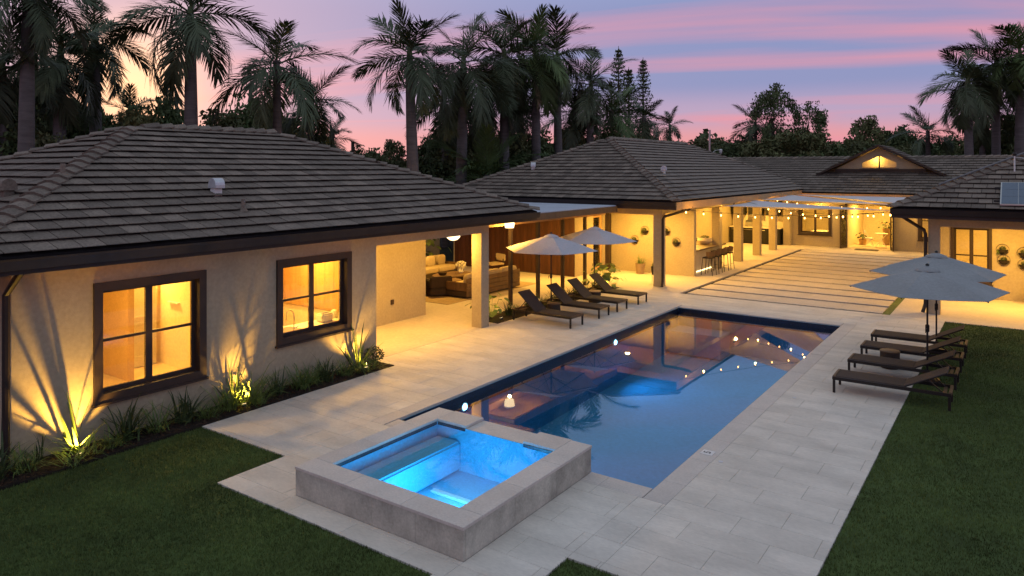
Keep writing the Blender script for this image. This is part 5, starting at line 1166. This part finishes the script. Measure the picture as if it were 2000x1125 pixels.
TREES = [(-35.52, 12.94, 7.25, 1.9, 'bushy tree at the left edge behind the thick palm trunk'), (-37.49, 15.23, 6.46, 1.8, 'low bushy tree between the two leftmost trunks'), (-38.13, 17.22, 8.2, 2.0, 'dark round tree left of the sunset gap'), (-39.04, 19.02, 6.6, 1.7, 'low tree straight under the sunset gap'), (-35.99, 19.94, 8.4, 1.8, 'round tree just left of the palm behind the near ridge'),
 (-32.52, 21.15, 7.2, 1.9, 'bushy tree just right of the palm behind the near ridge'), (-34.52, 24.64, 8.6, 2.2, 'big dark tree behind the feathery palm'), (-30.01, 24.14, 6.4, 1.7, 'round tree above the hip of the near roof'), (-33.99, 32.34, 5.87, 1.5, 'small round bush tree left of the free standing palm'), (-35.36, 36.27, 6.3, 1.4, 'thin low tree behind the free standing palm'),
 (-28.58, 33.7, 7.0, 1.9, 'dark tree right of the pale grey trunk'), (-26.29, 35.3, 7.0, 2.4, 'dark tree under the dense palm clump, left'), (-25.37, 38.4, 6.7, 2.3, 'dark tree under the dense palm clump, right'), (-25.26, 43.36, 7.2, 2.1, 'tree above the apex of the middle roof'), (-25.1, 48.35, 7.3, 2.2, 'tree under the bright green palm'), (-24.45, 53.7, 7.3, 1.8, 'tree beneath the pines'),
 (-26.12, 64.75, 7.0, 2.7, 'low wide tree right of the middle roof apex'), (-23.37, 66.68, 7.2, 2.4, 'low tree next to the street lamp'), (-20.78, 66.05, 7.6, 2.1, 'low tree left of the airy tall tree'), (-15.6, 62.35, 7.6, 3.3, 'wide tree at the foot of the airy tall tree'), (-13.54, 71.13, 6.9, 2.3, 'low tree between the airy tree and the flat topped trees'), (-11.29, 70.27, 9.0, 2.1, 'flat topped tree left of the gable'), (-9.07, 71.83, 8.4, 2.4, 'flat topped tree straight behind the gable'),
 (-7.0, 70.84, 6.9, 2.5, 'low tree right behind the gable'), (-4.52, 70.13, 7.2, 2.6, 'low tree left of the right palm group'), (-2.36, 69.2, 7.4, 2.5, 'low tree under the right palm group'), (-.17, 63.41, 9.0, 2.3, 'tall bushy tree at the right picture edge')]
def tree(x, y, zt, w, lab, cm, airy=False):
    t = thing('tree', lab, 'tree', (x, y, 0), 0, 'trees behind the houses'); zb = zt * (.12 if not airy else .42); cz = (zt + zb) / 2
    part('trunk', MB().tube([(0, 0, -.1), (.05, 0, cz * .5), (0, .05, cz)], [.16, .13, .07], 8), BARK, t, world=False)
    for k in range(3 if not airy else 6):
        o = part('limb', limb_me, None, t, world=False); o.location = (0, 0, cz * (.45 + .08 * k)); s = w * (.9 if not airy else 1.1); o.scale = (s, s, s * 1.1); o.rotation_euler = (0, 0, k * 2.2)
    o = part('crown', cm, None, t, world=False, kind='stuff'); o.location = (0, 0, cz); o.scale = (w, w, (zt - zb) / 2); o.rotation_euler = (0, 0, random.uniform(0, 6))
for k, (x, y, zt, w, lab) in enumerate(TREES): tree(x, y, zt, w * 1.12, lab, CR[k % 4])
BUSHES = [(-39.94, 13.51, 8.5, 2.04, 'dark tree cut by the left picture edge'),
 (-42.44, 16.64, 9.81, 1.88, 'tall dark tree behind the two leftmost palms'),
 (-32.47, 13.86, 5.88, 1.37, 'low bush over the left end of the near roof'),
 (-34.64, 17.23, 6.34, 1.56, 'bush right below the bright sunset spot'),
 (-31.86, 16.73, 6.78, 1.24, 'bush touching the left end of the near ridge'),
 (-31.34, 18.32, 6.4, 1.4, 'bush behind the near ridge, left of the palm trunk there'),
 (-29.46, 18.42, 5.99, 1.24, 'bush behind the near ridge, right of the palm trunk there'),
 (-29.93, 20.53, 6.46, 1.32, 'bush behind the middle of the near ridge'),
 (-30.24, 22.76, 6.85, 1.4, 'bush behind the right end of the near ridge'),
 (-30.16, 25.25, 6.01, 1.07, 'bush behind the near roof hip, upper part'),
 (-30.83, 27.23, 5.31, 0.99, 'small bush behind the near roof hip, lower part'),
 (-33.15, 30.49, 5.11, 1.09, 'small bush at the foot of the thin wooden pole'),
 (-31.88, 31.38, 5.18, 1.09, 'small bush right of the thin wooden pole'),
 (-26.67, 30.15, 5.31, 1.55, 'bush right at the foot of the pale grey palm trunk'),
 (-25.17, 31.2, 5.74, 1.41, 'bush left of the arching young palm'),
 (-25.28, 36.01, 5.58, 1.71, 'bush above the left slope of the middle roof'),
 (-25.64, 40.65, 5.7, 1.86, 'bush under the tallest palm, over the middle roof'),
 (-25.37, 45.72, 5.83, 2.02, 'bush just left of the middle roof apex'),
 (-24.9, 50.94, 6.86, 1.78, 'bush just right of the middle roof apex'),
 (-24.89, 58.28, 6.71, 1.97, 'bush above the right end of the middle ridge'),
 (-23.47, 61.72, 6.97, 1.8, 'bush left of the street lamp'),
 (-20.89, 63.53, 6.79, 2.03, 'bush right of the street lamp'),
 (-18.09, 63.05, 7.15, 1.97, 'bush under the small palm by the airy tree'),
 (-14.04, 63.45, 7.35, 2.12, 'bush right under the airy tree'),
 (-12.01, 67.32, 6.58, 1.97, 'bush left of the gable roof'),
 (-9.54, 66.61, 6.63, 1.9, 'bush left behind the gable peak'),
 (-7.46, 68.07, 6.5, 1.9, 'bush right behind the gable peak'),
 (-5.21, 67.21, 6.22, 1.84, 'bush over the back ridge, right of the gable'),
 (-3.47, 67.2, 6.59, 1.81, 'bush below the leftmost palm of the right group'),
 (-1.15, 67.61, 6.86, 1.97, 'bush at the trunks of the right palm group'),
 (1.03, 64.26, 8.95, 2.02, 'leafy tree cut by the right picture edge')]
for k, (x, y, zt, w, lab) in enumerate(BUSHES): tree(x, y, zt, w * 1.45, lab, CR[(k + 1) % 4])
tree(-17.37, 63.55, 11.5, 2.0, 'airy tall tree with open branches, left stem', CRA[0], True); tree(-14.87, 65.31, 10.5, 1.8, 'airy tall tree with open branches, right stem', CRA[1], True)
def pine(x, y, h, lab):
    t = thing('pine_tree', lab, 'pine tree', (x, y, 0), 0, 'distant pines'); part('trunk', MB().tube([(0, 0, 0), (0, 0, h)], [.3, .03], 8), BARK, t, world=False)
    r = np.random.default_rng(int(h * 10)); P = []; A = []
    for k in range(26):
        f = k / 26; z = h * (.3 + .69 * f); L = 2.3 * (1 - f) ** .8 + .25; nb = 6
        for j in range(nb):
            az = j * 2 * PI / nb + k * .5 + r.uniform(-.2, .2); n = 26; u = r.uniform(.15, 1, n) * L
            P.append(np.column_stack([np.cos(az) * u, np.sin(az) * u, z + .22 * u + r.normal(0, .07, n)]) + r.normal(0, .06, (n, 3))); 
    P = np.concatenate(P); n = len(P); a = r.normal(size=(n, 3)); a /= np.linalg.norm(a, axis=1)[:, None]; b = np.cross(a, r.normal(size=(n, 3))); b /= np.linalg.norm(b, axis=1)[:, None]; s = .13
    V = np.stack([P - a * s, P + b * s * .5, P + a * s, P - b * s * .5], 1).reshape(-1, 3)
    part('crown', npmesh('crown', V, np.arange(4 * n).reshape(-1, 4), LEAF), None, t, world=False, kind='stuff')
pine(-40.9, 81.25, 19.4, 'slender layered pine, the tallest of the three'); pine(-40.75, 83.8, 17.1, 'slender layered pine, the short middle one'); pine(-40.54, 87.6, 18.76, 'slender layered pine, the rightmost one')
# far belt of vegetation behind everything
n = 26000; an = rng.uniform(RAD(-10), RAD(95), n); R_ = rng.uniform(95, 125, n); hz = rng.uniform(0, 1, n) ** 1.2 * (6.0 + 1.6 * np.sin(an * 23) + 1.2 * np.sin(an * 57 + 1) + .8 * np.sin(an * 111))
P = np.column_stack([-np.sin(an) * R_, np.cos(an) * R_, hz]); a = rng.normal(size=(n, 3)); a /= np.linalg.norm(a, axis=1)[:, None]; b = np.cross(a, rng.normal(size=(n, 3))); b /= np.linalg.norm(b, axis=1)[:, None]; s = rng.uniform(.3, .7, n)[:, None]
struct('far_trees', npmesh('far_trees', np.stack([P - a * s, P + b * s * .6, P + a * s, P - b * s * .6], 1).reshape(-1, 3), np.arange(4 * n).reshape(-1, 4), LEAF), None, kind='stuff')
t = thing('street_lamp', 'grey street lamp post poking above the back roof', 'street lamp', (-21.1, 58.5, 0)); part('post', MB().tube([(-21.1, 58.5, 0), (-21.1, 58.5, 7.4)], .09, 8), STEEL, t); part('arm', MB().tube([(-21.1, 58.5, 5.3), (-20.7, 58.7, 5.7), (-20.4, 58.95, 5.75)], .04, 6), STEEL, t); part('lamp_head', MB().lathe([(.05, .12), (.14, .05), (.12, -.2), (.04, -.28)], 12, (-20.35, 59.0, 5.7)), WHITE, t, True)
solo('utility_pole', MB().tube([(-33.93, 31.16, 0), (-33.93, 31.16, 5.9)], .1, 8), BARK, 'thin wooden pole in the sky gap left of the free standing palm', 'pole')
for o in bpy.data.objects:
    if '_used' in o: del o['_used']
